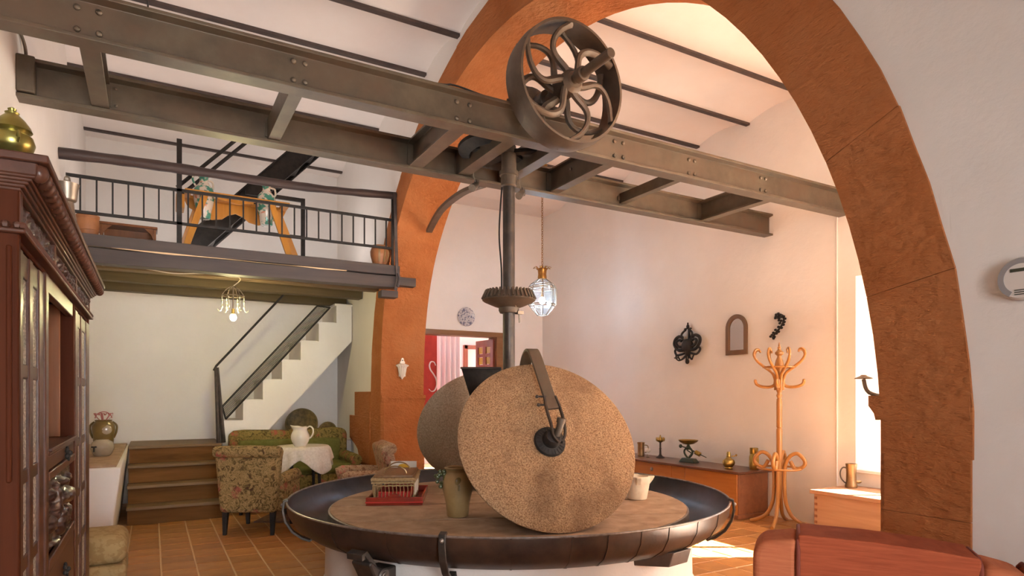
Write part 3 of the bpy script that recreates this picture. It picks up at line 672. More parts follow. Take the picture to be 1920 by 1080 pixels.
# iron stair on the loft up to the roof
t = thing('iron_stair', 'dark iron stair rising from the loft to the ceiling', 'stair', (0.4, 8.3, 2.95), world=True)
A_, B_ = V((0.34, 0, 3.10)), V((1.92, 0, 4.785)); dirv = (B_-A_).normalized()
for y in (8.15, 8.78):
    X = frame((A_.x, y, A_.z), dirv, (0, 1, 0), dirv.cross(V((0, 1, 0))))
    L_ = (B_-A_).length
    b = MB(); b.box((0, -0.01, -0.11), (L_, 0.01, 0.11), X); b.box((0, -0.05, 0.10), (L_, 0.01, 0.115), X); b.box((0, -0.05, -0.115), (L_, 0.01, -0.10), X)
    b.build('stringer', 'black', t)
for k in range(1, 8):
    p = A_ + (B_-A_)*(k/8.0)
    MB().box((p.x-0.12, 8.16, p.z-0.02), (p.x+0.12, 8.77, p.z+0.015)).build('tread', 'black', t)
for off, th in ((0.42, 0.022), (0.62, 0.022), (0.86, 0.011), (1.02, 0.011)):
    p0 = V((0.24 + max(0, off-0.62)*0.6, 7.9, 3.35+off*0.62)); p1 = p0 + V((1.0, 0, 1.07))*(1.0 if off < .7 else 0.75)
    MB().tube([p0, p1], th, 6).build('handrail', 'black', t)
t = thing('loft_rail_frame', 'dark iron rail frame at the stair head on the loft', 'railing', (1.6, 8.0, 2.95), world=True)
b = MB(); b.box((1.58, 7.98, 2.95), (1.625, 8.02, 3.84)); b.build('post', 'black', t)
b = MB(); b.box((0.95, 7.985, 3.795), (1.60, 8.015, 3.84)); b.build('top_rail', 'black', t)
b = MB(); b.box((1.20, 7.99, 3.36), (1.60, 8.01, 3.385)); b.build('lower_rail', 'black', t)

# ------------------------------------------------------------------ wooden steps, landing, white stair, parapet
t = thing('wooden_steps', 'four brown wooden steps up to the landing', 'steps', (0.25, 8.2, 0), world=True)
hs = [0.0, 0.20, 0.41, 0.62, 0.83]; ys = [8.20, 8.44, 8.68, 8.92]
for k in range(4):
    MB().box((-0.24, ys[k], hs[k]), (0.76, ys[k]+0.03, hs[k+1]-0.035)).build('riser', 'steps', t, bevel=0.004)
    y1 = (ys[k+1]+0.03) if k < 3 else 9.9
    roughbox((-0.25, ys[k]-0.03, hs[k+1]-0.035), (0.775, y1-0.005, hs[k+1]), 6, 0.006, 40+k).build('tread', 'tread', t, bevel=0.006)
b = MB(); b.prism([(8.24, 0), (9.89, 0), (9.89, 0.79), (8.95, 0.79), (8.95, 0.58), (8.70, 0.58), (8.70, 0.37), (8.47, 0.37), (8.47, 0.16), (8.24, 0.16)], 0.98, YZ(-0.23))
b.build('carcass', 'steps', t)

t = thing('white_stair', 'white plastered stair rising along the back wall to the loft', 'stair', (0.85, 9.2, 0.8), world=True)
R_, T_ = 0.27, 0.245
poly = [(0.80, 0.0), (0.80, 0.85)]
for k in range(7):
    x = 0.80 + T_*k if k else 0.80
    z = 1.115 + R_*k
    poly.append((x, z)); poly.append((min(x + T_, XA-0.014), z))
poly = poly[:-1] + [(XA-0.014, 1.115+R_*6)]
poly += [(XA-0.014, 2.21), (1.30, 0.905), (1.30, 0.0)]
b = MB(); b.prism(poly, 0.86, XZ(9.895)); b.build('stair_body', 'plaster', t)
b = MB(); 
for k in range(1, 7):
    x = 0.80 + T_*k; z = 1.115 + R_*k
    b.box((x-0.022, 9.04, z-0.028), (x+T_-0.01, 9.89, z+0.006))
b.build('treads', 'plaster', t, bevel=0.008)

t = thing('stair_handrail', 'dark iron handrail with a wire panel on the white stair', 'handrail', (0.78, 9.0, 0.83), world=True)
b = MB(); b.tube([(0.745, 8.99, 0.83), (0.712, 8.99, 1.80)], [0.026, 0.018], 8); b.tube([(0.805, 8.99, 0.83), (0.735, 8.99, 1.80)], [0.028, 0.016], 8); b.build('post', 'iron', t)
b = MB(); b.tube([(0.69, 8.99, 1.76), (0.72, 8.99, 1.82), (1.58, 8.99, 2.84)], 0.014, 8); b.build('handrail', 'black', t)
P0, P1, Q0, Q1 = V((0.79, 8.99, 1.30)), V((1.99, 8.99, 2.68)), V((0.83, 8.99, 1.13)), V((2.17, 8.99, 2.67))
b = MB(); b.tube([P0, P1], 0.010, 6); b.tube([Q0, Q1], 0.011, 6); b.tube([P0, Q0], 0.010, 6); b.tube([P1, Q1], 0.010, 6); b.build('panel_frame', 'black', t)
for k in range(1, 9):
    MB().tube([P0.lerp(Q0, k/9), P1.lerp(Q1, k/9)], 0.0045, 5).build('wire', 'iron', t)

t = thing('parapet', 'white plastered parapet with terracotta top beside the wooden steps', 'parapet', (-0.5, 7.8, 0), world=True)
b = MB(); b._add([V(p) for p in ((XL+.003,6.56,0),(-0.335,6.56,0),(-0.335,9.5,0),(XL+.003,9.5,0),(XL+.003,6.56,0.81),(-0.235,6.56,0.81),(-0.255,9.5,0.81),(XL+.003,9.5,0.81))],
                 [(0,3,2,1),(4,5,6,7),(0,1,5,4),(1,2,6,5),(2,3,7,6),(3,0,4,7)])
b.build('body', 'plaster', t, bevel=0.015)
for k in range(9):
    y0 = 6.60 + k*0.32
    MB().rbox((XL+0.002, y0, 0.806), (-0.275, y0+0.315, 0.832), 0.006, 1).build('top_tile', 'bed', t)

# ------------------------------------------------------------------ iron beam frame over the mill
MX, MY = 2.59, 4.62
bf = thing('beam_frame', 'big brown riveted iron beam frame spanning the room over the mill', 'beam frame', (2.59, 4.6, 3.35), world=True)
ZB0, ZB1 = 3.345, 3.602
def ibeam(x0, x1, y, w=0.062):
    b = MB()
    prof = [(-w, ZB0), (w, ZB0), (w, ZB0+0.022), (0.009, ZB0+0.034), (0.009, ZB1-0.034), (w, ZB1-0.022), (w, ZB1), (-w, ZB1), (-w, ZB1-0.022), (-0.009, ZB1-0.034), (-0.009, ZB0+0.034), (-w, ZB0+0.022)]
    b.prism([(y+p[0], p[1]) for p in prof], x1-x0, YZ(x0)); return b
YF, YK = 4.12, 5.10
fb = ibeam(XL-0.02, XR-0.06, YF).build('main_beam', 'beam', bf, smooth=0, bevel=0.003)
kb = ibeam(XL-0.02, XR-0.02, YK).build('main_beam', 'beam', bf, smooth=0, bevel=0.003)
MB().box((XL, YK-0.075, ZB0+0.03), (XL+0.10, YK-0.012, ZB1+0.01)).build('wall_plate', 'beam', kb, bevel=0.01)
def crossbar(x, w, z0, z1, channel):
    b = MB(); y0, y1 = YF+0.012, YK-0.012
    if channel:
        prof = [(-w/2, z0), (w/2, z0), (w/2, z0+0.016), (-w/2+0.016, z0+0.016), (-w/2+0.016, z1-0.016), (w/2, z1-0.016), (w/2, z1), (-w/2, z1)]
    else:
        prof = [(-w/2, z0), (w/2, z0), (w/2, z0+0.016), (0.008, z0+0.022), (0.008, z1-0.022), (w/2, z1-0.016), (w/2, z1), (-w/2, z1), (-w/2, z1-0.016), (-0.008, z1-0.022), (-0.008, z0+0.022), (-w/2, z0+0.016)]
    b.prism([(x+p[0], p[1]) for p in prof], y1-y0, XZ(y1)); return b
def bolts(parent, x, dx, zs_, y, r=0.017, ny=-1):
    for s in (-1, 1):
        for z in zs_:
            MB().ball((x+s*dx, y+ny*0.004, z), r, (1, 0.7, 1), 10, 6).build('rivet', 'bolt', parent)
for x, w, z0, z1, ch in ((-0.30, 0.10, 3.37, 3.57, True), (0.80, 0.085, 3.37, 3.53, True), (1.93, 0.12, 3.365, 3.585, False), (2.37, 0.11, 3.372, 3.575, True), (2.80, 0.11, 3.372, 3.575, True),
                         (3.32, 0.10, 3.365, 3.585, False), (4.18, 0.07, 3.40, 3.50, True), (5.30, 0.10, 3.365, 3.585, False)):
    cr = crossbar(x, w, z0, z1, ch).build('cross_member', 'beam', bf, smooth=0, bevel=0.002)
    b = MB(); b.box((x-0.06, YF+0.006, z0+0.03), (x+0.06, YF+0.02, z1-0.03)); b.box((x-0.06, YK-0.02, z0+0.03), (x+0.06, YK-0.006, z1-0.03))
    b.build('angle_plate', 'beam', cr)
for x, dx in ((-0.30, 0.05), (0.80, 0.035), (1.93, 0.05), (3.34, 0.045), (4.16, 0.035), (5.10, 0.035)):
    bolts(fb, x, dx, (ZB0+0.065, ZB1-0.075), YF-0.009)
for x in (-0.30, 1.93, 3.32, 5.30):
    bolts(kb, x+0.085, 0.001, (ZB0+0.07, ZB1-0.07), YK-0.009, 0.010)
# pale bolts on the side of the cross member right of the post
for y in (4.45, 4.75): MB().ball((3.255+0.05, y, 3.50), 0.014, (0.6, 1, 1), 10, 6).build('rivet', 'tin', bf)
b = MB(); b.strap(cat_rom([(2.62, 5.16, 3.36), (2.66, 5.7, 3.44), (2.74, 6.4, 3.46), (2.86, 7.04, 3.39)], 5), 0.07, 0.035, (1, 0, 0)); b.build('stay_bar', 'wheel', bf)
b = MB(); b.tube(cat_rom([(0.2, 4.10, 3.615), (1.6, 4.10, 3.612), (1.85, 4.09, 3.63), (2.1, 4.10, 3.615), (2.35, 4.09, 3.61)], 6), 0.007, 6); b.build('cable', 'black', bf)
b = MB(); b.tube([(-0.02, 4.11, 3.60), (-0.025, 4.115, 4.86)], 0.005, 6); b.build('hanging_wire', 'black', bf)

# pulley wheel with its shaft, on the near beam
pw = thing('pulley_wheel', 'large rusty spoked iron pulley wheel on the near beam', 'pulley', (2.62, 3.83, 3.71), world=True)
WX, WZ, WR = 2.62, 3.695, 0.438
b = MB(); prof = [(WR-0.018, -0.105), (WR, -0.105), (WR+0.008, -0.04), (WR+0.012, 0.0), (WR+0.008, 0.04), (WR, 0.105), (WR-0.018, 0.105), (WR-0.012, 0.0)]
AX = frame((0,0,0), (1,0,0), (0,0,1), (0,-1,0))
b.lathe(prof + [prof[0]], (WX, 3.83, WZ), 64, AX, caps=False); b.build('rim', 'wheel', pw)
for row, yy in enumerate((3.765, 3.895)):
    for k in range(6):
        a0 = math.radians(60*k + (14 if row else 44)); sg = 1 if row == 0 else -1
        pts = []; rs = []
        for i in range(15):
            s = i/14; rr_ = 0.055 + (WR-0.015-0.055)*s; a = a0 + sg*(0.62*math.sin(PI*min(1, s*1.02))*(1-0.25*s) - 0.25*s)
            pts.append((WX + rr_*math.cos(a), yy + 0.0*s, WZ + rr_*math.sin(a))); rs.append(0.036 - 0.012*s + 0.008*(s > 0.93))
        MB().tube(pts, rs, 8, flat=0.75).build('spoke', 'wheel', pw)
b = MB(); b.lathe([(0.055, -0.15), (0.062, -0.14), (0.07, -0.08), (0.085, -0.05), (0.085, 0.09), (0.06, 0.12)], (WX, 3.83, WZ), 24, AX); b.build('hub', 'wheel', pw)
b = MB(); b.cyl((WX, 3.30, WZ), (WX, 4.75, WZ), 0.034, seg=18); b.cyl((WX, 3.60, WZ), (WX, 3.67, WZ), 0.05, seg=18); b.build('shaft', 'wheel', pw, bevel=0.004)
b = MB(); b.box((WX-0.11, 4.05, ZB1+0.001), (WX+0.11, 4.19, ZB1+0.05)); b.cyl((WX, 4.055, WZ), (WX, 4.185, WZ), 0.075, seg=20); b.box((WX-0.07, 4.07, ZB1+0.04), (WX+0.07, 4.17, WZ)); b.build('bearing', 'iron', pw, bevel=0.006)
g = MB(); g.lathe([(0.05, -0.08), (0.10, -0.08), (0.19, 0.03), (0.19, 0.07), (0.05, 0.07)], (WX, 4.36, WZ), 28, frame((0,0,0), (1,0,0), (0,0,1), (0,-1,0)))
for k in range(22):
    a = 2*PI*k/22; p = V((math.cos(a), 0, math.sin(a)))
    g.strap([V((WX, 4.45, WZ))+p*0.105, V((WX, 4.33, WZ))+p*0.205], 0.022, 0.03, p.cross(V((0, 1, 0))))
g.build('bevel_pinion', 'iron', pw)

# vertical drive post with its two gears
dp = thing('drive_post', 'tall dark iron drive post with a toothed gear standing on the mill', 'post', (MX, MY, 0.565), world=True)
b = MB(); b.cyl((MX, MY, 0.565), (MX, MY, 3.46), 0.050, seg=24); b.build('shaft', 'iron', dp)
b = MB(); b.lathe([(0.056, 3.18), (0.066, 3.19), (0.066, 3.27), (0.078, 3.275), (0.078, 3.31), (0.064, 3.315), (0.060, 3.52)], (MX, MY, 0), 24); b.build('collar', 'wheel', dp)
b = MB(); b.lathe([(0.051, 2.13), (0.075, 2.13), (0.085, 2.15), (0.085, 2.175), (0.12, 2.185), (0.205, 2.222), (0.222, 2.235), (0.216, 2.248), (0.190, 2.300), (0.150, 2.306), (0.051, 2.306)], (MX, MY, 0), 40)
ge = b.build('bevel_gear', 'wheel', dp)
for k in range(36):
    a = 2*PI*k/36; p = V((math.cos(a), math.sin(a), 0)); q = V((-math.sin(a), math.cos(a), 0))
    MB().strap([V((MX, MY, 2.316))+p*0.188, V((MX, MY, 2.246))+p*0.221], 0.015, 0.022, q).build('tooth', 'wheel', ge)
b = MB(); b.tube([(MX-0.02, MY-0.085, 2.19), (MX-0.005, MY-0.11, 2.20), (MX+0.01, MY-0.10, 2.17)], 0.006, 6); b.build('split_pin', 'tin', dp)
b = MB(); b.tube([(MX+0.07, MY-0.05, 2.14), (MX+0.075, MY-0.05, 2.05)], 0.008, 6); b.box((MX+0.045, MY-0.075, 2.12), (MX+0.10, MY-0.03, 2.145)); b.build('key_bolt', 'tin', dp)
b = MB(); b.lathe([(0.33, 3.43), (0.42, 3.475), (0.425, 3.50), (0.36, 3.515), (0.33, 3.47), (0.33, 3.43)], (MX, MY, 0), 48, caps=False); cg = b.build('crown_gear', 'black', dp)
for k in range(5):
    a = 2*PI*k/5+0.5; p = V((math.cos(a), math.sin(a), 0)); q = V((-p.y, p.x, 0))
    MB().strap([V((MX, MY, 3.47))+p*0.05, V((MX, MY, 3.46))+p*0.345], 0.075, 0.03, q).build('gear_arm', 'black', cg)
b = MB(); b.tube(cat_rom([(MX-0.87*o_, MY+0.49*o_, z_) for o_, z_ in ((0.058, 3.18), (0.075, 2.95), (0.080, 2.75), (0.062, 2.5), (0.060, 2.31))], 6), 0.007, 6); b.build('cable', 'black', dp)

def spotlight(loc, label):
    t = thing('spotlight', label, 'spotlight', loc, 0, 'small clip spotlights', True)
    x, y, z = loc
    b = MB(); b.tube([(x, y, z+0.30), (x+0.002, y, z+0.10), (x+0.03, y-0.01, z+0.02)], 0.006, 6); b.build('wire_arm', 'tin', t)
    b = MB(); b.cyl((x+0.035, y, z+0.03), (x-0.035, y-0.05, z-0.025), 0.026, 0.034, 14); b.build('lamp_head', 'tin', t)
    b = MB(); b.box((x+0.02, y-0.02, z), (x+0.05, y+0.02, z+0.07)); b.build('clamp', 'iron', t)
spotlight((2.44, 4.99, 3.26), 'small clip spotlight under the far beam just behind the drive post')
spotlight((2.90, 4.98, 3.26), 'small clip spotlight under the far beam near the lantern chain')

# ------------------------------------------------------------------ mill basin
mb = thing('mill_basin', 'round oil mill basin of dark iron on a white plastered drum', 'mill basin', (MX, MY, 0), world=True)
b = MB(); b.lathe([(1.50, 0.0), (1.475, 0.02), (1.47, 0.30), (1.46, 0.402)], (MX, MY, 0), 96); b.build('pedestal', 'plaster', mb)
out = [(1.36, 0.405), (1.50, 0.408), (1.61, 0.432), (1.698, 0.492), (1.742, 0.570), (1.752, 0.645)]
inn = [(1.742, 0.645), (1.730, 0.575), (1.688, 0.505), (1.60, 0.448), (1.50, 0.425), (1.36, 0.422)]
b = MB(); b.lathe(out + [(1.747, 0.647)], (MX, MY, 0), 128, caps=False); b.build('pan', 'pan', mb)
b = MB(); b.lathe([(1.747, 0.646)] + inn, (MX, MY, 0), 128, caps=False); b.build('pan_lining', 'pan_in', mb)
b = MB(); b.tube(arc((MX, MY, 0.647), 1.747, 0, 2*PI*127/128, 127, 'xy'), 0.008, 8, closed=True); b.build('rim_edge', 'pan_edge', mb)
# bed of four stone slabs cut to a circle
def strip_poly(y0, y1, r, n=24):
    a0, a1 = math.asin(max(-1, y0/r)), math.asin(min(1, y1/r))
    right = [(r*math.cos(a0+(a1-a0)*i/n), r*math.sin(a0+(a1-a0)*i/n)) for i in range(n+1)]
    left = [(-x, y) for x, y in reversed(right)]
    P = right + left; o = []
    for p in P:
        if not o or (abs(p[0]-o[-1][0]) + abs(p[1]-o[-1][1])) > 1e-5: o.append(p)
    if abs(o[0][0]-o[-1][0]) + abs(o[0][1]-o[-1][1]) < 1e-5: o.pop()
    return o
BR = 1.435; ang = math.radians(-29.6 + 8)
cutsY = [-BR, -0.70, -0.05, 0.42, 0.95, BR]
for i in range(5):
    g = 0.016
    P = strip_poly(cutsY[i] + (g if i else 0), cutsY[i+1] - (g if i < 4 else 0), BR)
    MB().prism(P, 0.136, Mx.Translation((MX, MY, 0.424 + random.uniform(-.0015, .0015))) @ Mx.Rotation(ang, 4, 'Z')).build('bed_slab', 'bed', mb, bevel=0.003)
b = MB(); b.lathe([(BR+0.002, 0.424), (BR+0.02, 0.424), (BR+0.014, 0.552), (BR+0.002, 0.556)], (MX, MY, 0), 96, caps=False); b.build('bed_hoop', 'pan_edge', mb)
def radial(phi): return V((math.cos(math.radians(phi)), math.sin(math.radians(phi)), 0))
for phi, w in ((-131.5, 0.042), (169.5, 0.07), (-47.5, 0.07), (80, 0.06)):
    p = radial(phi); tdir = V((-p.y, p.x, 0)); c = V((MX, MY, 0))
    prof = [(1.735, 0.668), (1.765, 0.660), (1.774, 0.59), (1.758, 0.51), (1.708, 0.43), (1.64, 0.378), (1.585, 0.355), (1.555, 0.375), (1.57, 0.40)]
    b = MB(); b.strap([c + p*r_ + V((0, 0, z)) for r_, z in prof], w, 0.018, tdir)
    st = b.build('rim_strap', 'iron', mb, bevel=0.003)
    MB().ball(c + p*1.778 + V((0, 0, 0.63)), 0.014, (1, 1, 1), 10, 6).build('rivet', 'pan_edge', st)
for phi in (-118, -108, -101, -93, -86, -75, -67, -145, -160):
    p = radial(phi + random.uniform(-1.5, 1.5)); c = V((MX, MY, 0)); tdir = V((-p.y, p.x, 0))
    b = MB(); b.strap([c + p*(r_+0.001) + V((0, 0, z)) for r_, z in out[1:]], 0.012, 0.005, tdir); b.build('sheet_seam', 'pan', mb)
# box bracket below the rim on the right
p = radial(-80); q = V((-p.y, p.x, 0)); c = V((MX, MY, 0)) + p*1.60
X = frame(c, q, p, (0, 0, 1))
b = MB(); b._add([X @ V(v) for v in ((-0.16,-0.16,0.35),(0.155,-0.16,0.35),(0.155,0.045,0.36),(-0.04,0.045,0.36),(-0.16,-0.16,0.44),(0.155,-0.16,0.44),(0.155,0.075,0.455),(-0.03,0.075,0.455))],
                 [(0,3,2,1),(4,5,6,7),(0,1,5,4),(1,2,6,5),(2,3,7,6),(3,0,4,7)])
b.build('box_bracket', 'steel', mb, bevel=0.005)
# ornate cast leg under the rim
p = radial(-149); q = V((-p.y, p.x, 0)); c = V((MX, MY, 0)) + p*1.62
X = frame(c, q, p, (0, 0, 1))
b = MB(); b.prism([(-0.09, 0.0), (0.03, 0.0), (0.045, 0.18), (0.07, 0.30), (0.125, 0.40), (0.155, 0.45), (0.13, 0.47), (0.08, 0.425), (0.03, 0.398), (-0.09, 0.398)], 0.15, X @ YZ(-0.075))
lg = b.build('ornate_leg', 'iron', mb, bevel=0.012)
for s in (-1, 1):
    for (r0, cz, turn) in ((0.040, 0.36, 1.6), (0.040, 0.26, 1.4), (0.03, 0.14, 1.3)):
        pts = []
        for i in range(22):
            u = i/21; a = u*turn*2*PI; r_ = r0*(1-0.8*u)
            pts.append(X @ V((s*0.078, 0.015 + 0.10*max(0, cz-0.22) + r_*math.cos(a), cz + r_*math.sin(a))))
        MB().tube(pts, 0.011, 6).build('scroll', 'steel', lg)
b = MB(); b.strap([X @ V((0, y, z)) for y, z in ((0.03, 0.33), (0.075, 0.40), (0.115, 0.46), (0.165, 0.52), (0.19, 0.51), (0.185, 0.485))], 0.12, 0.03, q)
b.build('leg_scroll_top', 'iron', lg, bevel=0.008)

# ------------------------------------------------------------------ two conical mill stones
AL = math.radians(29); hor = V((-0.2326, -0.9725, 0)).normalized()
def cone_axes(h):
    ax = h*math.cos(AL) + V((0, 0, math.sin(AL))); up = -h*math.sin(AL) + V((0, 0, math.cos(AL))); side = up.cross(ax)
    return ax, up, side
def stone(h, m, label, name='millstone'):
    ax, up, side = cone_axes(h); apex = V((MX, MY, 0.564))
    L1, L0 = 1.32*math.cos(AL), 0.60*math.cos(AL); tn = math.tan(AL)
    X = frame(apex, side, up, ax)
    cface = apex + ax*L1
    t = thing(name, label, 'millstone', (apex + h*1.0)[:], world=True)
    b = MB(); prof = [(0.0, L0), (L0*tn-0.03, L0), (L0*tn, L0+0.03)]
    n = 10
    for i in range(1, n): z = L0 + 0.03 + (L1-0.03-L0-0.03)*i/n; prof.append((z*tn, z))
    prof += [(L1*tn-0.012, L1-0.020), (L1*tn-0.010, L1-0.008), (L1*tn-0.024, L1), (0.45, L1+0.002), (0.25, L1+0.003), (0.0, L1+0.003)]
    b.lathe(prof, (0,0,0), 120, X, caps=False)
    b.build('stone', m, t, smooth=50)
    return t, frame(cface, side, up, ax)
s1, FX = stone(hor, 'stone', 'big tan granite millstone facing the room on the mill basin')
s2, GX = stone(-hor, 'stone2', 'grey granite millstone behind the tan one on the basin')
# a dark oily stain below the hub, with a shape of its own
def stain(m, origin_, cpos, ux, uy, rx, ry, col):
    nt = m.node_tree; N = nt.nodes; L = nt.links; p = N['Principled BSDF']
    src = p.inputs['Base Color'].links[0].from_socket
    tc = N.new('ShaderNodeTexCoord'); su = N.new('ShaderNodeVectorMath'); su.operation = 'SUBTRACT'; su.inputs[1].default_value = (V(cpos) - V(origin_))[:]
    L.new(tc.outputs['Object'], su.inputs[0])
    acc = []
    for ax, r_ in ((ux, rx), (uy, ry)):
        dt = N.new('ShaderNodeVectorMath'); dt.operation = 'DOT_PRODUCT'; dt.inputs[1].default_value = (V(ax)/r_)[:]; L.new(su.outputs[0], dt.inputs[0])
        sq = N.new('ShaderNodeMath'); sq.operation = 'MULTIPLY'; L.new(dt.outputs['Value'], sq.inputs[0]); L.new(dt.outputs['Value'], sq.inputs[1]); acc.append(sq.outputs[0])
    ad = N.new('ShaderNodeMath'); ad.operation = 'ADD'; L.new(acc[0], ad.inputs[0]); L.new(acc[1], ad.inputs[1])
    nz = N.new('ShaderNodeTexNoise'); nz.inputs['Scale'].default_value = 14; nz.inputs['Detail'].default_value = 5; L.new(tc.outputs['Object'], nz.inputs['Vector'])
    ma = N.new('ShaderNodeMath'); ma.operation = 'MULTIPLY_ADD'; L.new(nz.outputs['Fac'], ma.inputs[0]); ma.inputs[1].default_value = 1.6; L.new(ad.outputs[0], ma.inputs[2])
    mr = N.new('ShaderNodeMapRange'); mr.inputs['From Min'].default_value = 0.75; mr.inputs['From Max'].default_value = 1.75; mr.inputs['To Min'].default_value = 0.55; mr.inputs['To Max'].default_value = 0.0
    L.new(ma.outputs[0], mr.inputs[0])
    mx = N.new('ShaderNodeMix'); mx.data_type = 'RGBA'; L.new(mr.outputs[0], mx.inputs['Factor']); L.new(src, mx.inputs['A']); mx.inputs['B'].default_value = col
    L.new(mx.outputs['Result'], p.inputs['Base Color'])
F3 = FX.to_3x3(); _rt = V((0.8698, -0.4933, 0)); _up = F3 @ V((0, 1, 0))
stain(M['stone'], s1.location, FX.translation - _rt*0.09 - _up*0.36, (_rt - _up*0.15).normalized(), (_up + _rt*0.25).normalized(), 0.13, 0.30, (0.12, 0.066, 0.036, 1))
# hub and strap of the near stone (axes: x side, y up the face, z out of the face)
def fx(a, b_, c): return FX @ V((a, b_, c))
b = MB(); b.lathe([(0.03, 0.0), (0.105, 0.0), (0.112, 0.012), (0.104, 0.028), (0.075, 0.034), (0.062, 0.04), (0.055, 0.085), (0.046, 0.10), (0.03, 0.105)], (0,0,0), 36, FX)
hb = b.build('hub', 'black', s1)
for k in range(24):
    a = 2*PI*k/24
    MB().strap([fx(0.07*math.cos(a), 0.07*math.sin(a), 0.034), fx(0.102*math.cos(a), 0.102*math.sin(a), 0.029)], 0.009, 0.010, FX.to_3x3() @ V((-math.sin(a), math.cos(a), 0))).build('rib', 'black', hb)
post_top = V((MX, MY, 1.66)) + hor*0.06
sx = FX.to_3x3() @ V((1, 0, 0))
sgn = 1 if sx.dot(V((0.87, -0.49, 0))) > 0 else -1      # +: x runs towards the right of the room
pts = cat_rom([post_top, fx(-0.02*sgn, 0.66, -0.32), fx(-0.035*sgn, 0.715, -0.06), fx(-0.03*sgn, 0.715, 0.05), fx(-0.02*sgn, 0.64, 0.085), fx(0.0, 0.48, 0.09), fx(0.02*sgn, 0.30, 0.10), fx(0.03*sgn, 0.20, 0.11)], 6)
b = MB(); b.strap(pts, 0.085, 0.022, sx); b.build('arm_strap', 'beam', s1, bevel=0.004)
for s in (-1, 1):
    pts = cat_rom([fx((0.022+s*0.040)*sgn, 0.30, 0.105), fx((0.028+s*0.05)*sgn, 0.20, 0.115), fx((0.035+s*0.048)*sgn, 0.08, 0.125), fx((0.03+s*0.04)*sgn, -0.01, 0.125), fx((0.03+s*0.012)*sgn, -0.055, 0.122)], 6)
    MB().strap(pts, 0.026, 0.012, FX.to_3x3() @ V((0, 0, 1))).build('fork', 'iron', s1)
b = MB(); b.tube([fx(0.025*sgn, 0.0, 0.10), fx(0.038*sgn, 0.045, 0.14), fx(0.048*sgn, 0.085, 0.17)], [0.026, 0.024, 0.026], 12); b.cyl(fx(0.044*sgn, 0.07, 0.158), fx(0.051*sgn, 0.095, 0.178), 0.031, seg=14); b.build('oil_spout', 'wheel', s1)
b = MB()
for w_ in (0.30, 0.235): b.cyl(fx(-0.075*sgn, w_, 0.105), fx(0.0, w_, 0.105), 0.007, seg=8); b.ball(fx(-0.07*sgn, w_, 0.105), 0.013, (1, 1, 1), 8, 6)
b.build('cross_bolt', 'iron', s1)

# hopper beside the post
t = thing('hopper', 'dark sheet iron feed hopper behind the tan millstone', 'hopper', (2.27, 4.62, 1.35), world=True)
Fv, Rv = V((0.4933, 0.8698, 0)), V((0.8698, -0.4933, 0)); c = Fv*5.16 + Rv*(-0.16)
X = frame((c.x, c.y, 0), Rv, Fv, (0, 0, 1))
b = MB(); o_ = [(-0.24,-0.17,1.66),(0.07,-0.17,1.66),(0.07,0.17,1.66),(-0.24,0.17,1.66),(-0.13,-0.06,1.28),(-0.02,-0.06,1.28),(-0.02,0.06,1.28),(-0.13,0.06,1.28)]
b._add([X @ V(v) for v in o_], [(0,1,5,4),(1,2,6,5),(2,3,7,6),(3,0,4,7)])
o = b.build('funnel', 'black', t); q = o.modifiers.new('t', 'SOLIDIFY'); q.thickness = 0.008
b = MB(); P_ = [X @ V(v) for v in o_[:4]]
for i in range(4): b.tube([P_[i], P_[(i+1) % 4]], 0.008, 6)
b.build('top_edge', 'iron', t)
b = MB(); b.strap([X @ V((0.06, 0, 1.62)), V((MX, MY, 1.55))], 0.05, 0.01, (0, 0, 1)); b.build('bracket', 'iron', t)

# ------------------------------------------------------------------ carved cabinet on the left
cb = thing('carved_cabinet', 'tall dark carved wood cabinet with patterned glass doors along the left wall', 'cabinet', (-0.52, 3.15, 0), world=True)
FXc, SY0, SY1, BX = -0.306, 2.09, 4.27, -0.735
def cbx(a, c, name, m='darkwood', parent=None, bev=0.004): return MB().box(a, c).build(name, m, parent or cb, bevel=bev)
sp = cbx((BX, SY0, 0.0), (FXc+0.002, SY0+0.028, 1.99), 'side_panel')
for z0, z1 in ((0.15, 0.62), (0.72, 1.22), (1.32, 1.80)):
    MB().box((BX+0.07, SY0-0.008, z0), (FXc-0.07, SY0+0.004, z1)).build('raised_panel', 'darkwood', sp, bevel=0.006)
MB().box((FXc-0.024, SY0-0.012, 1.22), (FXc-0.012, SY0+0.002, 1.84)).build('corner_bead', 'darkwood', sp, bevel=0.004)
cbx((BX, SY1-0.008, 0.0), (FXc-0.002, SY1+0.02, 1.99), 'side_panel')
cbx((BX, SY0+0.03, 0.05), (BX+0.02, SY1-0.03, 1.99), 'back_panel', 'niche')
cbx((BX, SY0+0.01, 1.86), (FXc-0.01, SY1-0.01, 1.995), 'frieze_box')
cbx((BX, SY0-0.01, 0.0), (FXc+0.012, SY1+0.01, 0.16), 'plinth', bev=0.01)
Y1, Y2 = 2.63, 3.48
for y in (Y1, Y2): cbx((BX+0.02, y-0.02, 0.16), (FXc, y+0.012, 1.86), 'divider')
cbx((BX+0.02, Y1, 1.24), (FXc-0.005, Y2-0.02, 1.262), 'niche_shelf', 'darkwood_y')
cbx((BX+0.021, Y1+0.02, 1.50), (BX+0.034, Y2-0.02, 1.545), 'niche_rail', 'niche')
cbx((BX+0.021, Y1+0.012, 1.262), (FXc-0.05, Y1+0.022, 1.85), 'niche_side', 'niche'); cbx((BX+0.021, Y2-0.030, 1.262), (FXc-0.05, Y2-0.021, 1.85), 'niche_side', 'niche')
cbx((FXc-0.03, Y1+0.012, 1.80), (FXc-0.004, Y2-0.02, 1.86), 'niche_valance', 'darkwood_y')
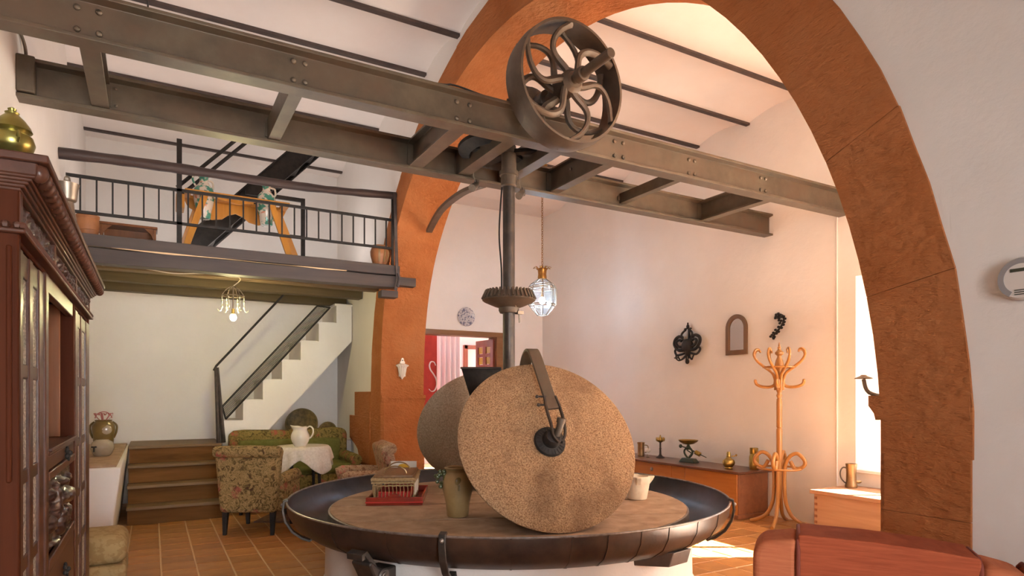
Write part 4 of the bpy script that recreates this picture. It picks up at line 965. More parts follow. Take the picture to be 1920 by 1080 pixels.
# small top moulding of the drawer block
for z, dx in ((1.262, 0.012), (1.248, 0.004)): cbx((FXc-0.02, Y1+0.013, z-0.006), (FXc+dx, Y2-0.021, z+0.006), 'moulding', 'darkwood_y', bev=0.003)
def glazed(y0, y1, gl):
    dr = MB(); z0, z1 = 0.18, 1.842; rows = [0.24, 0.46, 0.50, 0.72, 0.76, 0.955, 0.995, 1.20, 1.24, 1.495, 1.535, 1.775]
    ysl = [y0] + gl + [y1]
    th0, th1 = FXc-0.028, FXc
    for i in range(0, len(ysl)-1, 2): dr.box((th0, ysl[i], z0), (th1, ysl[i+1], z1))
    zz = [z0] + rows + [z1]
    for i in range(0, len(zz)-1, 2):
        for k in range(1, len(ysl)-1, 2): dr.box((th0, ysl[k], zz[i]), (th1-0.004, ysl[k+1], zz[i+1]))
    d_ = dr.build('door', 'darkwood_y', cb, bevel=0.003)
    for i in range(1, len(zz)-2, 2):
        for k in range(1, len(ysl)-1, 2):
            MB().box((FXc-0.014, ysl[k]+0.001, zz[i]+0.001), (FXc-0.009, ysl[k+1]-0.001, zz[i+1]-0.001)).build('pane', 'pattern_glass', d_, label='patterned glass pane')
    return d_
glazed(SY0+0.029, Y1-0.085, [2.168, 2.275, 2.335, 2.455])
cbx((FXc-0.03, Y1-0.083, 0.18), (FXc+0.006, Y1-0.022, 1.85), 'pilaster', 'darkwood_y')
glazed(3.53, 4.26, [3.64, 3.79, 3.845, 4.07])
# drawer, carved door and lower drawer in the middle
dw = cbx((FXc-0.02, Y1+0.016, 1.19), (FXc-0.001, Y2-0.024, 1.240), 'drawer', 'darkwood_y')
def carved_pull(y, z, par, r=0.018):
    b = MB()
    for k in range(5):
        a = 2*PI*k/5; b.ball((FXc+0.008, y+r*math.cos(a), z+r*math.sin(a)), r*0.55, (0.7, 1, 1), 8, 6)
    b.ball((FXc+0.016, y, z), r*0.6, (1, 1, 1), 8, 6)
    b.tube(arc((FXc+0.014, y, z-0.012), 0.018, PI*1.05, PI*1.95, 8, 'yz'), 0.004, 6)
    b.build('pull', 'black', par)
carved_pull((Y1+Y2)/2+0.06, 1.215, dw)
cbx((FXc-0.012, Y1+0.016, 1.155), (FXc+0.004, Y2-0.024, 1.186), 'rail', 'darkwood_y'); cbx((FXc-0.012, Y1+0.016, 0.845), (FXc+0.004, Y2-0.024, 0.885), 'rail', 'darkwood_y')
dy0, dy1, dz0, dz1 = Y1+0.02, Y2-0.03, 0.885, 1.155
blobs = []
for cy_, cz_, ry, rz_, h in ((0.50, 0.83, 0.055, 0.07, 0.040), (0.50, 0.62, 0.10, 0.14, 0.036), (0.66, 0.58, 0.13, 0.13, 0.046), (0.45, 0.30, 0.07, 0.24, 0.034), (0.60, 0.28, 0.06, 0.22, 0.034),
                            (0.30, 0.62, 0.04, 0.30, 0.03), (0.20, 0.75, 0.05, 0.09, 0.022), (0.22, 0.35, 0.06, 0.12, 0.02), (0.82, 0.80, 0.05, 0.08, 0.02), (0.80, 0.28, 0.07, 0.10, 0.022), (0.42, 0.88, 0.08, 0.03, 0.03), (0.70, 0.08, 0.16, 0.04, 0.02), (0.30, 0.08, 0.14, 0.04, 0.02)):
    blobs.append((cy_, cz_, ry, rz_, h))
def fig(u, v, flat=False):
    y, z = dy0 + (dy1-dy0)*u, dz0 + (dz1-dz0)*v
    if flat: return (FXc-0.02, y, z)
    h = 0
    for a, c_, ry, rz_, hh in blobs:
        q = 1 - ((u-a)/ry)**2 - ((v-c_)/rz_)**2
        if q > 0: h = max(h, hh*math.sqrt(q))
    e = min(1, min(u, 1-u, v, 1-v)/0.05)
    h += e*(0.008*abs(noise.noise((u*15, v*11, 2.0))) + 0.005*noise.noise((u*34, v*26, 7.0)))
    return (FXc-0.016 + h, y, z)
b = MB(); b.relief(fig, 70, 60, (-0.008, 0, 0)); b.build('carved_door', 'carved', cb, label='door carved with a helmeted figure', smooth=80)
dw = cbx((FXc-0.02, Y1+0.016, 0.62), (FXc-0.001, Y2-0.024, 0.84), 'drawer', 'darkwood_y')
carved_pull((Y1+Y2)/2, 0.76, dw)
cbx((FXc-0.02, Y1+0.016, 0.18), (FXc-0.001, Y2-0.024, 0.61), 'lower_door', 'darkwood')
def leafwork(y0, y1, z0, z1, x0, amp, seed, nu, nv):
    def fn(u, v, flat=False):
        y, z = y0+(y1-y0)*u, z0+(z1-z0)*v
        if flat: return (x0-0.004, y, z)
        e = min(1, min(u, 1-u)*nu/6, min(v, 1-v)*nv/3)
        w = u*(y1-y0)/(z1-z0)
        h = abs(noise.noise((w*2.6+seed, v*2.6, seed))) + 0.6*abs(noise.noise((w*6+seed, v*6, 3))) + 0.5*max(0, math.sin(w*5.2)*math.sin(v*PI))
        return (x0 + e*amp*h, y, z)
    return MB().relief(fn, nu, nv, (-0.004, 0, 0))
fy = [2.115, 2.80, 3.53, 4.25]
for i in range(3): leafwork(fy[i]+0.02, fy[i+1]-0.02, 1.908, 1.978, FXc-0.008, 0.018, 3.3*i+1, 84, 14).build('carved_frieze', 'carved', cb, smooth=80)
for y in fy: cbx((FXc-0.012, y-0.02, 1.895), (FXc+0.004, y+0.02, 1.99), 'frieze_block', 'darkwood_y', bev=0.003)
b = MB()
cbx((BX, SY0-0.018, 1.872), (FXc+0.018, SY1+0.018, 1.884), 'moulding', 'darkwood_y', bev=0.004)
n = 90
for i in range(n):
    y = SY0-0.01 + (SY1-SY0+0.02)*i/(n-1); b.ball((FXc+0.010, y, 1.893), 0.0115, (0.8, 1.0, 0.9), 6, 4)
for i in range(18):
    x = FXc - 0.42*i/17; b.ball((x, SY0-0.012, 1.893), 0.0115, (1, 0.8, 0.9), 6, 4)
b.build('rope_moulding', 'darkwood_y', cb)
# cornice: ribbed cove, then a row of beads under the top slab
for k, (o, z0, z1) in enumerate(((0.006, 1.985, 1.995), (0.016, 1.993, 2.003), (0.024, 2.001, 2.011), (0.032, 2.009, 2.019), (0.040, 2.017, 2.026))):
    cbx((BX, SY0-o*0.6, z0), (FXc+o, SY1+o*0.9, z1), 'cornice_rib', 'darkwood_y', bev=0.0035)
cbx((BX, SY0-0.026, 2.024), (FXc+0.044, SY1+0.044, 2.060), 'cornice_cove', 'darkwood_y', bev=0.004)
cbx((BX, SY0-0.042, 2.056), (FXc+0.070, SY1+0.070, 2.078), 'cornice_top', 'darkwood_y', bev=0.004)
bead = None; nb = 34
for i in range(nb):
    y = SY0-0.005 + (SY1-SY0+0.03)*i/(nb-1)
    if bead is None:
        WORLD.discard(cb); q = MB(); q.ball((0, 0, 0), 0.026, (0.85, 0.80, 1.0), 10, 8); q.ball((0.006, 0.031, 0), 0.010, (0.8, 0.6, 1.6), 6, 6); bead = q.build('bead', 'darkwood_y', cb); WORLD.add(cb)
        bead.location = (FXc+0.046+0.52, y-3.15, 2.037)
    else: piece(bead, cb, (FXc+0.046+0.52, y-3.15, 2.037))

# things on and in the cabinet
t = thing('brass_pot', 'lidded brass pot with handles on the near end of the cabinet top', 'pot', (-0.355, 2.33, 2.079))
b = MB(); b.lathe([(0.025, 0), (0.03, 0.008), (0.018, 0.03), (0.016, 0.05), (0.03, 0.066), (0.05, 0.085), (0.056, 0.105), (0.050, 0.125), (0.040, 0.132), (0.044, 0.138)], (0,0,0), 32); b.build('body', 'brass_green', t)
b = MB(); b.lathe([(0.044, 0.138), (0.049, 0.142), (0.044, 0.155), (0.032, 0.172), (0.022, 0.182), (0.016, 0.188), (0.018, 0.193), (0.009, 0.198), (0.011, 0.204), (0.004, 0.209)], (0,0,0), 32); b.build('lid', 'brass_green', t)
for s in (0.2, PI+0.2):
    c, s_ = math.cos(s-1.4), math.sin(s-1.4)
    b = MB(); b.tube([(0.052*c+0.0*s_, 0.052*s_, 0.112), (0.068*c, 0.068*s_, 0.122), (0.070*c, 0.070*s_, 0.105), (0.060*c, 0.060*s_, 0.095)], 0.004, 6); b.build('handle', 'brass_green', t)
t = thing('pewter_jug', 'dull pewter jug on the cabinet top behind the cornice', 'jug', (-0.285, 2.98, 2.079))
b = MB(); b.lathe([(0.03, 0), (0.034, 0.01), (0.030, 0.05), (0.024, 0.09), (0.022, 0.115), (0.030, 0.12), (0.032, 0.125), (0.036, 0.165), (0.041, 0.185), (0.035, 0.186), (0.028, 0.14)], (0,0,0), 24); b.build('body', 'tin', t)
b = MB(); b.lathe([(0.03, 0.180), (0.012, 0.196), (0.01, 0.21), (0.004, 0.216)], (0,0,0), 16); b.box((-0.005, -0.012, 0.196), (0.005, 0.03, 0.206)); b.build('lid', 'tin', t)
t = thing('sugar_bowl', 'small white lidded bowl in the cabinet niche', 'bowl', (-0.40, 3.02, 1.263))
b = MB(); b.lathe([(0.028, 0), (0.042, 0.012), (0.05, 0.035), (0.048, 0.055), (0.044, 0.058)], (0,0,0), 24); b.build('body', 'white_cer', t)
b = MB(); b.lathe([(0.047, 0.058), (0.04, 0.075), (0.02, 0.085)], (0,0,0), 24)
for k in range(5): b.ball((0.018*math.cos(k*1.26), 0.018*math.sin(k*1.26), 0.094), 0.013, (1,1,1), 8, 6)
b.build('lid', 'white_cer', t)

# ------------------------------------------------------------------ chairs and sofa
def armchair(label, loc, rz, m, lean=0.0):
    t = thing('armchair', label, 'armchair', loc, rz)
    X = Mx.Translation((0, -0.30, 0.30)) @ Mx.Rotation(-lean, 4, 'X') @ Mx.Translation((0, 0.30, -0.30))
    b = MB(); P = [(-0.285, 0.235), (0.285, 0.235), (0.335, 0.80), (0.345, 0.86), (0.33, 0.915), (0.0, 0.925), (-0.33, 0.915), (-0.345, 0.86), (-0.335, 0.80)]
    b.prism(P, 0.13, X @ XZ(-0.22)); b.build('backrest', m, t, bevel=0.04, bseg=4)
    b = MB(); b.tube([X @ V((x, -0.335, 0.865 - 0.02*abs(x)**2)) for x in [-0.34 + 0.68*i/12 for i in range(13)]], [0.055] + [0.064]*11 + [0.055], 14, flat=0.95); b.build('top_roll', m, t, bevel=0.012)
    b = MB(); b.rbox((-0.29, -0.24, 0.235), (0.29, 0.33, 0.34), 0.03); b.build('seat_base', m, t)
    b = MB(); b.rbox((-0.235, -0.20, 0.34), (0.235, 0.35, 0.45), 0.045, 4); b.build('seat_cushion', m, t)
    for s in (-1, 1):
        b = MB(); b.rbox((s*0.285-0.05, -0.24, 0.24), (s*0.285+0.05, 0.30, 0.55), 0.03); b.tube([(s*0.295, -0.24, 0.555), (s*0.295, 0.0, 0.565), (s*0.295, 0.25, 0.565), (s*0.295, 0.315, 0.55)], [0.055, 0.065, 0.068, 0.05], 14)
        b.build('arm', m, t)
        for y in (-0.28, 0.26):
            b = MB(); sl_ = -0.02 if y < 0 else 0.02
            X2 = s*0.245
            b._add([V(p) for p in ((X2-0.017, y+sl_-0.017, 0), (X2+0.017, y+sl_-0.017, 0), (X2+0.017, y+sl_+0.017, 0), (X2-0.017, y+sl_+0.017, 0), (X2-0.028, y-0.028, 0.26), (X2+0.028, y-0.028, 0.26), (X2+0.028, y+0.028, 0.26), (X2-0.028, y+0.028, 0.26))],
                   [(0,3,2,1),(4,5,6,7),(0,1,5,4),(1,2,6,5),(2,3,7,6),(3,0,4,7)])
            b.build('leg', 'black', t, bevel=0.003)
    return t
armchair('floral tapestry armchair seen from behind, in front of the cloth-covered table', (1.015, 7.30, 0), math.radians(-29.6), 'floral')
armchair('faded pink floral armchair with leaning back beside the far stone pier', (2.12, 7.04, 0), math.radians(82), 'floral_pink', 0.22)

t = thing('sofa', 'olive floral sofa with green velvet inner back below the white stair', 'sofa', (1.60, 8.60, 0), world=True)
b = MB(); P = [(0.86, 0.25), (2.38, 0.25), (2.38, 0.93), (2.33, 0.985), (2.2, 1.0), (1.62, 0.975), (1.05, 0.99), (0.92, 0.98), (0.86, 0.93)]
b.prism(P, 0.15, XZ(9.02)); b.build('backrest', 'floral_green', t, bevel=0.05, bseg=4)
b = MB(); b.rbox((0.97, 8.80, 0.50), (2.27, 8.90, 0.86), 0.04, 4); b.build('inner_back', 'green_velvet', t)
b = MB(); b.rbox((0.95, 8.20, 0.44), (2.28, 8.82, 0.56), 0.05, 4); b.build('seat_cushion', 'green_velvet', t)
b = MB(); b.rbox((0.88, 8.22, 0.16), (2.36, 8.90, 0.44), 0.03); b.build('seat_base', 'floral_green', t)
for x in (0.925, 2.315):
    b = MB(); b.rbox((x-0.06, 8.18, 0.18), (x+0.06, 8.90, 0.60), 0.04); b.cyl((x, 8.17, 0.60), (x, 8.88, 0.62), 0.075, seg=18); b.build('arm', 'floral_green', t, bevel=0.015)
for x in (0.93, 2.31):
    for y in (8.25, 8.95): MB().cyl((x, y, 0), (x, y, 0.2), 0.02, 0.03, 10).build('leg', 'black', t)

t = thing('side_table', 'small dark four-legged table under the white cloth', 'table', (1.56, 7.80, 0.0135))
MB().lathe([(0.285, 0.787), (0.29, 0.797), (0.29, 0.817), (0.285, 0.822)], (0,0,0), 40).build('tabletop', 'darkwood', t)
for s in (-1, 1):
    for q in (-1, 1): MB().cyl((s*0.17, q*0.17, 0), (s*0.15, q*0.15, 0.787), 0.014, 0.022, 10).build('leg', 'black', t)
MB().box((-0.16, -0.16, 0.73), (0.16, 0.16, 0.787)).build('apron', 'darkwood', t)
def cloth(u, v):
    a = 2*PI*u; sq = abs(math.cos(2*(a-0.5)))**1.5
    drop = 0.14 + 0.17*sq
    if v < 0.35: r = 0.293*v/0.35; z = 0.841
    else:
        s = (v-0.35)/0.65; f = 0.5+0.5*math.sin(a*14+math.sin(a*3))
        r = 0.293 + 0.018*min(1, s*6) + s*(0.012 + 0.034*f + 0.02*sq); z = 0.841 - drop*s**1.15 + 0.006*(1-min(1, s*5)) - 0.006
    return V((1.56 + r*math.cos(a), 7.80 + r*math.sin(a), z))
b = MB(); b.grid(cloth, 112, 20, wrap=True)
o = tag(origin(b.build('tablecloth', 'cloth'), (1.56, 7.80, 0.84)), 'white lace cloth draped over the small table', 'tablecloth')
q = o.modifiers.new('t', 'SOLIDIFY'); q.thickness = 0.003; q.offset = 1
t = thing('pitcher', 'cream ceramic pitcher on the white tablecloth', 'pitcher', (1.52, 7.74, 0.845), math.radians(-29))
b = MB(); b.grid(lambda u, v: (lambda a, rz: V((rz[0]*math.cos(a) - (0.035*max(0, (v-0.8)/0.2)*max(0, -math.cos(a))**3), rz[0]*math.sin(a)*0.95, rz[1] + 0.02*max(0, (v-0.86)/0.14)*(max(0, -math.cos(a))**2 - 0.3*math.sin(a*3)**2))))(2*PI*u, (lambda p: p)(
    [(0.062,0),(0.066,0.008),(0.072,0.02),(0.090,0.05),(0.102,0.085),(0.104,0.115),(0.096,0.145),(0.082,0.17),(0.074,0.19),(0.075,0.21),(0.082,0.232)][min(10, int(round(v*10)))])), 40, 10, wrap=True)
o = b.build('body', 'ceramic', t, smooth=70); q = o.modifiers.new('t', 'SOLIDIFY'); q.thickness = 0.005; q.offset = -1; q = o.modifiers.new('s', 'SUBSURF'); q.levels = 1; q.render_levels = 1
MB().lathe([(0.0, 0.0), (0.062, 0.0), (0.062, 0.006), (0.0, 0.006)], (0,0,0), 30, caps=False).build('base', 'ceramic', t)
b = MB(); b.tube(cat_rom([(0.078, 0, 0.215), (0.115, 0, 0.232), (0.148, 0, 0.205), (0.150, 0, 0.15), (0.125, 0, 0.105), (0.100, 0, 0.09)], 6), 0.010, 8, flat=0.7); b.build('handle', 'ceramic', t)

b = MB(); b.rbox((-0.40, -0.33, 0), (0.40, 0.33, 0.012), 0.004, 1)
o = b.build('rug', 'rust'); o.location = (1.51, 7.79, 0.001); o.rotation_euler = (0, 0, math.radians(-29.6)); tag(o, 'thick dark red patterned rug under the small table', 'rug')

t = thing('ottoman', 'beige brocade two-tier ottoman on the tiles beyond the cabinet', 'ottoman', (-0.40, 5.35, 0))
MB().rbox((-0.25, -0.25, 0.285), (0.25, 0.25, 0.485), 0.075, 5).build('cushion', 'beige', t)
MB().rbox((-0.245, -0.245, 0.155), (0.245, 0.245, 0.285), 0.03, 3).build('base', 'beige', t)
for s in (-1, 1):
    for q in (-1, 1): MB().cyl((s*0.19, q*0.19, 0), (s*0.20, q*0.20, 0.16), 0.022, 0.035, 12).build('leg', 'black', t)

# russet armchair in the near right corner, seen over its back
t = thing('red_armchair', 'russet chenille armchair with piped back in the near corner by the pier', 'armchair', (1.93, 1.12, 0), math.atan2(-0.805, 0.593))
# local x runs along the back (away to near), local y points to the pier
HP = [(-0.365, 0.10), (-0.365, 0.955), (-0.355, 0.985), (-0.33, 0.998), (-0.26, 1.010), (-0.22, 1.018), (-0.05, 1.014), (0.10, 1.004), (0.22, 0.990), (0.30, 0.972), (0.40, 0.945), (0.52, 0.905), (0.60, 0.87), (0.62, 0.10)]
def strip_of(x0, x1, inset):
    P = [(x, z) for x, z in HP[1:-1]]
    def zt(x):
        for i in range(len(P)-1):
            if P[i][0] <= x <= P[i+1][0] and P[i+1][0] > P[i][0]:
                k = (x-P[i][0])/(P[i+1][0]-P[i][0]); return P[i][1]+(P[i+1][1]-P[i][1])*k
        return P[0][1] if x <= P[0][0] else P[-1][1]
    xs_ = [x0] + [p[0] for p in P if x0 < p[0] < x1] + [x1]
    return [(x0, 0.12)] + [(x, zt(x)+inset) for x in xs_] + [(x1, 0.12)], zt
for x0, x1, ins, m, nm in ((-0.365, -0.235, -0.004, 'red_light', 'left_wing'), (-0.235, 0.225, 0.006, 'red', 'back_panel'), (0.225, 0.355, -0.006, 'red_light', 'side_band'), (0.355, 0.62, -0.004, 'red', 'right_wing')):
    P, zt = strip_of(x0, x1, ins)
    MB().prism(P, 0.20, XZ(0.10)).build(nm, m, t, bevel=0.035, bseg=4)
for x, ins in ((-0.235, 0.003), (0.225, 0.0), (0.355, 0.0)):
    b = MB(); z = zt(x)+ins
    b.tube([(x, -0.103, 0.3), (x, -0.103, z-0.05), (x, -0.092, z-0.012), (x, -0.06, z+0.004), (x, 0.06, z+0.004), (x, 0.092, z-0.012), (x, 0.103, z-0.05), (x, 0.103, 0.5)], 0.006, 8); b.build('piping', 'red_pipe', t)
MB().rbox((-0.25, -0.62, 0.20), (0.45, -0.09, 0.44), 0.05, 3).build('seat', 'red', t)
for x in (-0.30, 0.53): MB().rbox((x-0.07, -0.66, 0.12), (x+0.07, -0.08, 0.60), 0.05, 3).build('arm', 'red', t)
for x in (-0.29, 0.53):
    for y in (-0.58, 0.04): MB().cyl((x, y, 0), (x, y, 0.14), 0.02, 0.028, 10).build('leg', 'black', t)

# ------------------------------------------------------------------ chests and what stands on them
t = thing('long_chest', 'long low orange-brown wooden chest against the far right wall', 'chest', (6.17, 6.4, 0), world=True)
MB().box((5.92, 5.11, 0.03), (6.43, 7.62, 0.525)).build('body', 'chest_end', t, bevel=0.004)
ys_ = [5.115, 5.95, 6.18, 6.95, 7.615]
for i in range(4):
    MB().box((5.903, ys_[i]+0.004, 0.035), (5.922, ys_[i+1]-0.004, 0.522)).build('front_panel', 'chest', t, bevel=0.005)
MB().box((5.865, 5.06, 0.525), (6.44, 7.67, 0.556)).build('lid', 'chest_top', t, bevel=0.006)
MB().box((5.89, 5.09, 0.0), (6.435, 7.64, 0.05)).build('plinth', 'chest_end', t, bevel=0.006)
b = MB(); b.ball((5.900, 6.56, 0.44), 0.028, (0.35, 1, 1), 12, 8); b.ball((5.892, 6.56, 0.43), 0.010, (1, 1, 1.4), 8, 6); b.build('keyhole_plate', 'tin', t)

t = thing('pale_chest', 'pale pine chest below the bright window', 'chest', (6.1, 3.2, 0), world=True)
MB().box((5.80, 2.40, 0.0), (6.42, 4.06, 0.455)).build('body', 'palechest', t, bevel=0.004)
MB().box((5.77, 2.37, 0.455), (6.44, 4.09, 0.494)).build('lid', 'palechest', t, bevel=0.006)
for k in range(7):
    z = 0.04 + k*0.06
    MB().box((5.797, 4.025, z), (5.803, 4.055, z+0.026)).build('dovetail', 'chest_end', t)
MB().box((5.797, 3.25, 0.40), (5.792, 3.33, 0.46)).build('hasp', 'iron', t)

CT = 0.557
t = thing('brass_tankard', 'tall brass tankard with a big loop handle on the pale chest', 'tankard', (6.26, 3.96, 0.495), math.radians(150))
b = MB(); b.lathe([(0.055, 0), (0.060, 0.01), (0.056, 0.03), (0.048, 0.07), (0.047, 0.15), (0.052, 0.22), (0.055, 0.245), (0.050, 0.245), (0.044, 0.16), (0.044, 0.03)], (0,0,0), 28); b.build('body', 'copper', t)
b = MB(); b.tube(cat_rom([(0.046, 0, 0.20), (0.085, 0, 0.205), (0.112, 0, 0.16), (0.105, 0, 0.10), (0.075, 0, 0.06), (0.05, 0, 0.045)], 6), 0.007, 8); b.build('handle', 'iron', t)
b = MB(); b.ball((-0.062, 0.02, 0.06), 0.02, (1.8, 0.7, 0.8), 10, 6); b.build('spout', 'copper', t)

t = thing('copper_mug', 'brown copper mug at the far end of the long chest beside the tan millstone', 'mug', (6.2, 7.12, CT))
b = MB(); b.lathe([(0.05, 0), (0.053, 0.01), (0.050, 0.02), (0.050, 0.17), (0.056, 0.185), (0.056, 0.20), (0.048, 0.20), (0.045, 0.03)], (0,0,0), 24); b.build('body', 'copper', t)
b = MB(); b.tube(cat_rom([(0.03, -0.04, 0.16), (0.06, -0.075, 0.15), (0.065, -0.08, 0.08), (0.035, -0.045, 0.05)], 5), 0.007, 6); b.build('handle', 'copper', t)
t = thing('shell_ornament', 'small pale shell ornament beside the copper mug on the long chest', 'ornament', (6.16, 6.93, CT))
b = MB(); b.lathe([(0.025, 0), (0.028, 0.006), (0.01, 0.015), (0.01, 0.04)], (0,0,0), 14); b.build('foot', 'tin', t)
for k in range(5):
    a = -0.9+k*0.45
    MB().ball((0.0, 0.03*math.sin(a)*1.5, 0.07+0.03*math.cos(a)), 0.022, (0.5, 0.6, 1.5), 8, 6, Mx.Rotation(-a, 3, 'X').to_4x4()).build('lobe', 'white_cer', t)
t = thing('candle_stand', 'brass tulip-headed candle stand on the long chest', 'candle stand', (6.25, 6.77, CT))
b = MB(); b.lathe([(0.062, 0), (0.062, 0.012), (0.03, 0.03), (0.016, 0.05), (0.013, 0.12), (0.018, 0.13), (0.013, 0.14), (0.012, 0.21), (0.02, 0.218)], (0,0,0), 20); b.build('stem', 'iron', t)
b = MB(); b.lathe([(0.012, 0.215), (0.05, 0.235), (0.06, 0.255), (0.03, 0.262), (0.02, 0.29), (0.008, 0.305), (0.010, 0.315), (0.003, 0.325)], (0,0,0), 20); h_ = b.build('cup', 'brass', t)
for k in range(8):
    a = 2*PI*k/8
    MB().ball((0.052*math.cos(a), 0.052*math.sin(a), 0.262), 0.026, (0.45, 0.75, 1.1), 8, 6, Mx.Rotation(a, 3, 'Z').to_4x4()).build('petal', 'brass', h_)
t = thing('kitchen_scale', 'green cast iron scale with a brass pan on the long chest', 'scale', (6.17, 6.13, CT), math.radians(-85))
b = MB(); b._add([V(p) for p in ((-0.14,-0.06,0),(0.12,-0.06,0),(0.12,0.06,0),(-0.14,0.06,0),(-0.10,-0.04,0.055),(0.08,-0.04,0.055),(0.08,0.04,0.055),(-0.10,0.04,0.055))], [(0,3,2,1),(4,5,6,7),(0,1,5,4),(1,2,6,5),(2,3,7,6),(3,0,4,7)])
b.build('base', 'greeniron', t, bevel=0.008)
b = MB()
for s in (-1, 1): b.tube(cat_rom([(-0.02, 0, 0.05), (-0.02+s*0.055, 0, 0.10), (-0.02+s*0.065, 0, 0.15), (-0.02+s*0.02, 0, 0.20), (-0.02, 0, 0.235)], 5), 0.013, 8)
b.tube(cat_rom([(-0.02, 0.01, 0.07), (0.02, 0.01, 0.12), (-0.05, 0.01, 0.16), (-0.02, 0.01, 0.21)], 5), 0.008, 6); b.ball((-0.02, 0, 0.19), 0.026); b.build('column', 'greeniron', t)
b = MB(); b.tube([(-0.15, 0, 0.205), (-0.02, 0, 0.185), (0.13, 0, 0.13), (0.27, 0, 0.085)], [0.008, 0.010, 0.008, 0.005], 8); b.ball((-0.15, 0, 0.205), 0.026, (0.8, 1, 1), 10, 8); b.build('beam_arm', 'greeniron', t)
b = MB(); b.cyl((0.10, 0, 0.142), (0.17, 0, 0.116), 0.030, seg=14); b.build('sliding_weight', 'brass', t, bevel=0.004)
b = MB(); b.lathe([(0.03, 0.235), (0.07, 0.242), (0.115, 0.27), (0.13, 0.295), (0.126, 0.296), (0.11, 0.276), (0.06, 0.250), (0.0, 0.248)], (-0.02, 0, 0), 32, caps=False); b.build('pan', 'brass', t)
t = thing('brass_lamp', 'squat brass oil lamp near the front edge of the long chest', 'oil lamp', (6.05, 5.37, CT))
b = MB(); b.lathe([(0.045, 0), (0.05, 0.01), (0.045, 0.02), (0.068, 0.05), (0.075, 0.075), (0.066, 0.105), (0.035, 0.125), (0.024, 0.14), (0.028, 0.15), (0.022, 0.165), (0.026, 0.18), (0.018, 0.205)], (0,0,0), 28); b.build('body', 'brass', t)
b = MB(); b.tube([(0.02, -0.02, 0.15), (0.05, -0.05, 0.155), (0.06, -0.06, 0.17)], 0.006, 6); b.cyl((0.055, -0.055, 0.155), (0.065, -0.065, 0.175), 0.012, seg=10); b.build('wick_key', 'brass', t)
t = thing('brass_canister', 'tall plain brass canister at the near end of the long chest', 'canister', (6.28, 5.19, CT))
b = MB(); b.lathe([(0.05, 0), (0.055, 0.012), (0.057, 0.07), (0.056, 0.15), (0.048, 0.17), (0.045, 0.185), (0.048, 0.19), (0.048, 0.255), (0.042, 0.255), (0.04, 0.05)], (0,0,0), 28); b.build('body', 'brass', t)

# ------------------------------------------------------------------ bentwood coat stand
t = thing('coat_stand', 'golden bentwood coat stand with curled hooks by the right wall', 'coat stand', (6.05, 4.66, 0))
b = MB(); b.lathe([(0.026, 0.30), (0.030, 0.62), (0.032, 1.05), (0.030, 1.07), (0.022, 1.08), (0.030, 1.09), (0.030, 1.36), (0.027, 1.40), (0.020, 1.41), (0.032, 1.44), (0.022, 1.47), (0.034, 1.50), (0.034, 1.72)], (0,0,0), 20); b.build('pole', 'bentwood', t)
b = MB(); b.lathe([(0.034, 1.72), (0.042, 1.74), (0.048, 1.78), (0.038, 1.83), (0.024, 1.86), (0.022, 1.88), (0.045, 1.90), (0.045, 1.92), (0.02, 1.945), (0.016, 1.96), (0.020, 1.97), (0.010, 1.985), (0.012, 1.995), (0.003, 2.03)], (0,0,0), 20); b.build('finial', 'bentwood', t)
hook = cat_rom([(0.040, 0, 1.50), (0.042, 0, 1.60), (0.075, 0, 1.69), (0.16, 0, 1.755), (0.24, 0, 1.82), (0.28, 0, 1.89), (0.262, 0, 1.945), (0.225, 0, 1.95), (0.212, 0, 1.925)], 5)
low = cat_rom([(0.040, 0, 1.62), (0.05, 0, 1.56), (0.10, 0, 1.535), (0.18, 0, 1.54), (0.235, 0, 1.565), (0.25, 0, 1.60)], 5)
leg = cat_rom([(0.115, 0, 0.72), (0.165, 0, 0.64), (0.245, 0, 0.665), (0.262, 0, 0.73), (0.19, 0, 0.805), (0.11, 0, 0.77), (0.062, 0, 0.66), (0.055, 0, 0.45), (0.070, 0, 0.26), (0.13, 0, 0.12), (0.22, 0, 0.055), (0.31, 0, 0.022)], 5)
hk = lw_ = lgp = None
for k in range(8):
    if hk is None:
        b = MB(); n_ = len(hook); b.tube(hook, [0.018 - 0.007*i/n_ for i in range(n_)], 8); hk = b.build('upper_hook', 'bentwood', t); hk.rotation_euler = (0, 0, 0.25)
    else: piece(hk, t, (0,0,0), (0, 0, 0.25 + 2*PI*k/8))
for k in range(4):
    if lw_ is None:
        b = MB(); b.tube(low, 0.017, 8); b.ball((0.25, 0, 1.605), 0.018, (1,1,1), 10, 6); lw_ = b.build('lower_hook', 'bentwood', t); lw_.rotation_euler = (0, 0, 0.55)
    else: piece(lw_, t, (0,0,0), (0, 0, 0.55 + 2*PI*k/4))
for k in range(4):
    if lgp is None:
        b = MB(); b.tube(leg, 0.021, 10); lgp = b.build('leg', 'bentwood', t); lgp.rotation_euler = (0, 0, -1.15)
    else: piece(lgp, t, (0,0,0), (0, 0, -1.15 + 2*PI*k/4))
b = MB(); b.tube(arc((0, 0, 0.635), 0.225, 0, 2*PI*47/48, 47, 'xy'), 0.011, 8, closed=True); b.build('umbrella_ring', 'bentwood', t)
b = MB(); b.tube(arc((0, 0, 1.755), 0.165, 0, 2*PI*47/48, 47, 'xy'), 0.010, 8, closed=True); b.build('hook_ring', 'bentwood', t)

# ------------------------------------------------------------------ on the walls
t = thing('wall_sconce', 'black wrought iron crest-shaped sconce on the right wall', 'sconce', (XR, 6.40, 2.15), math.radians(90))
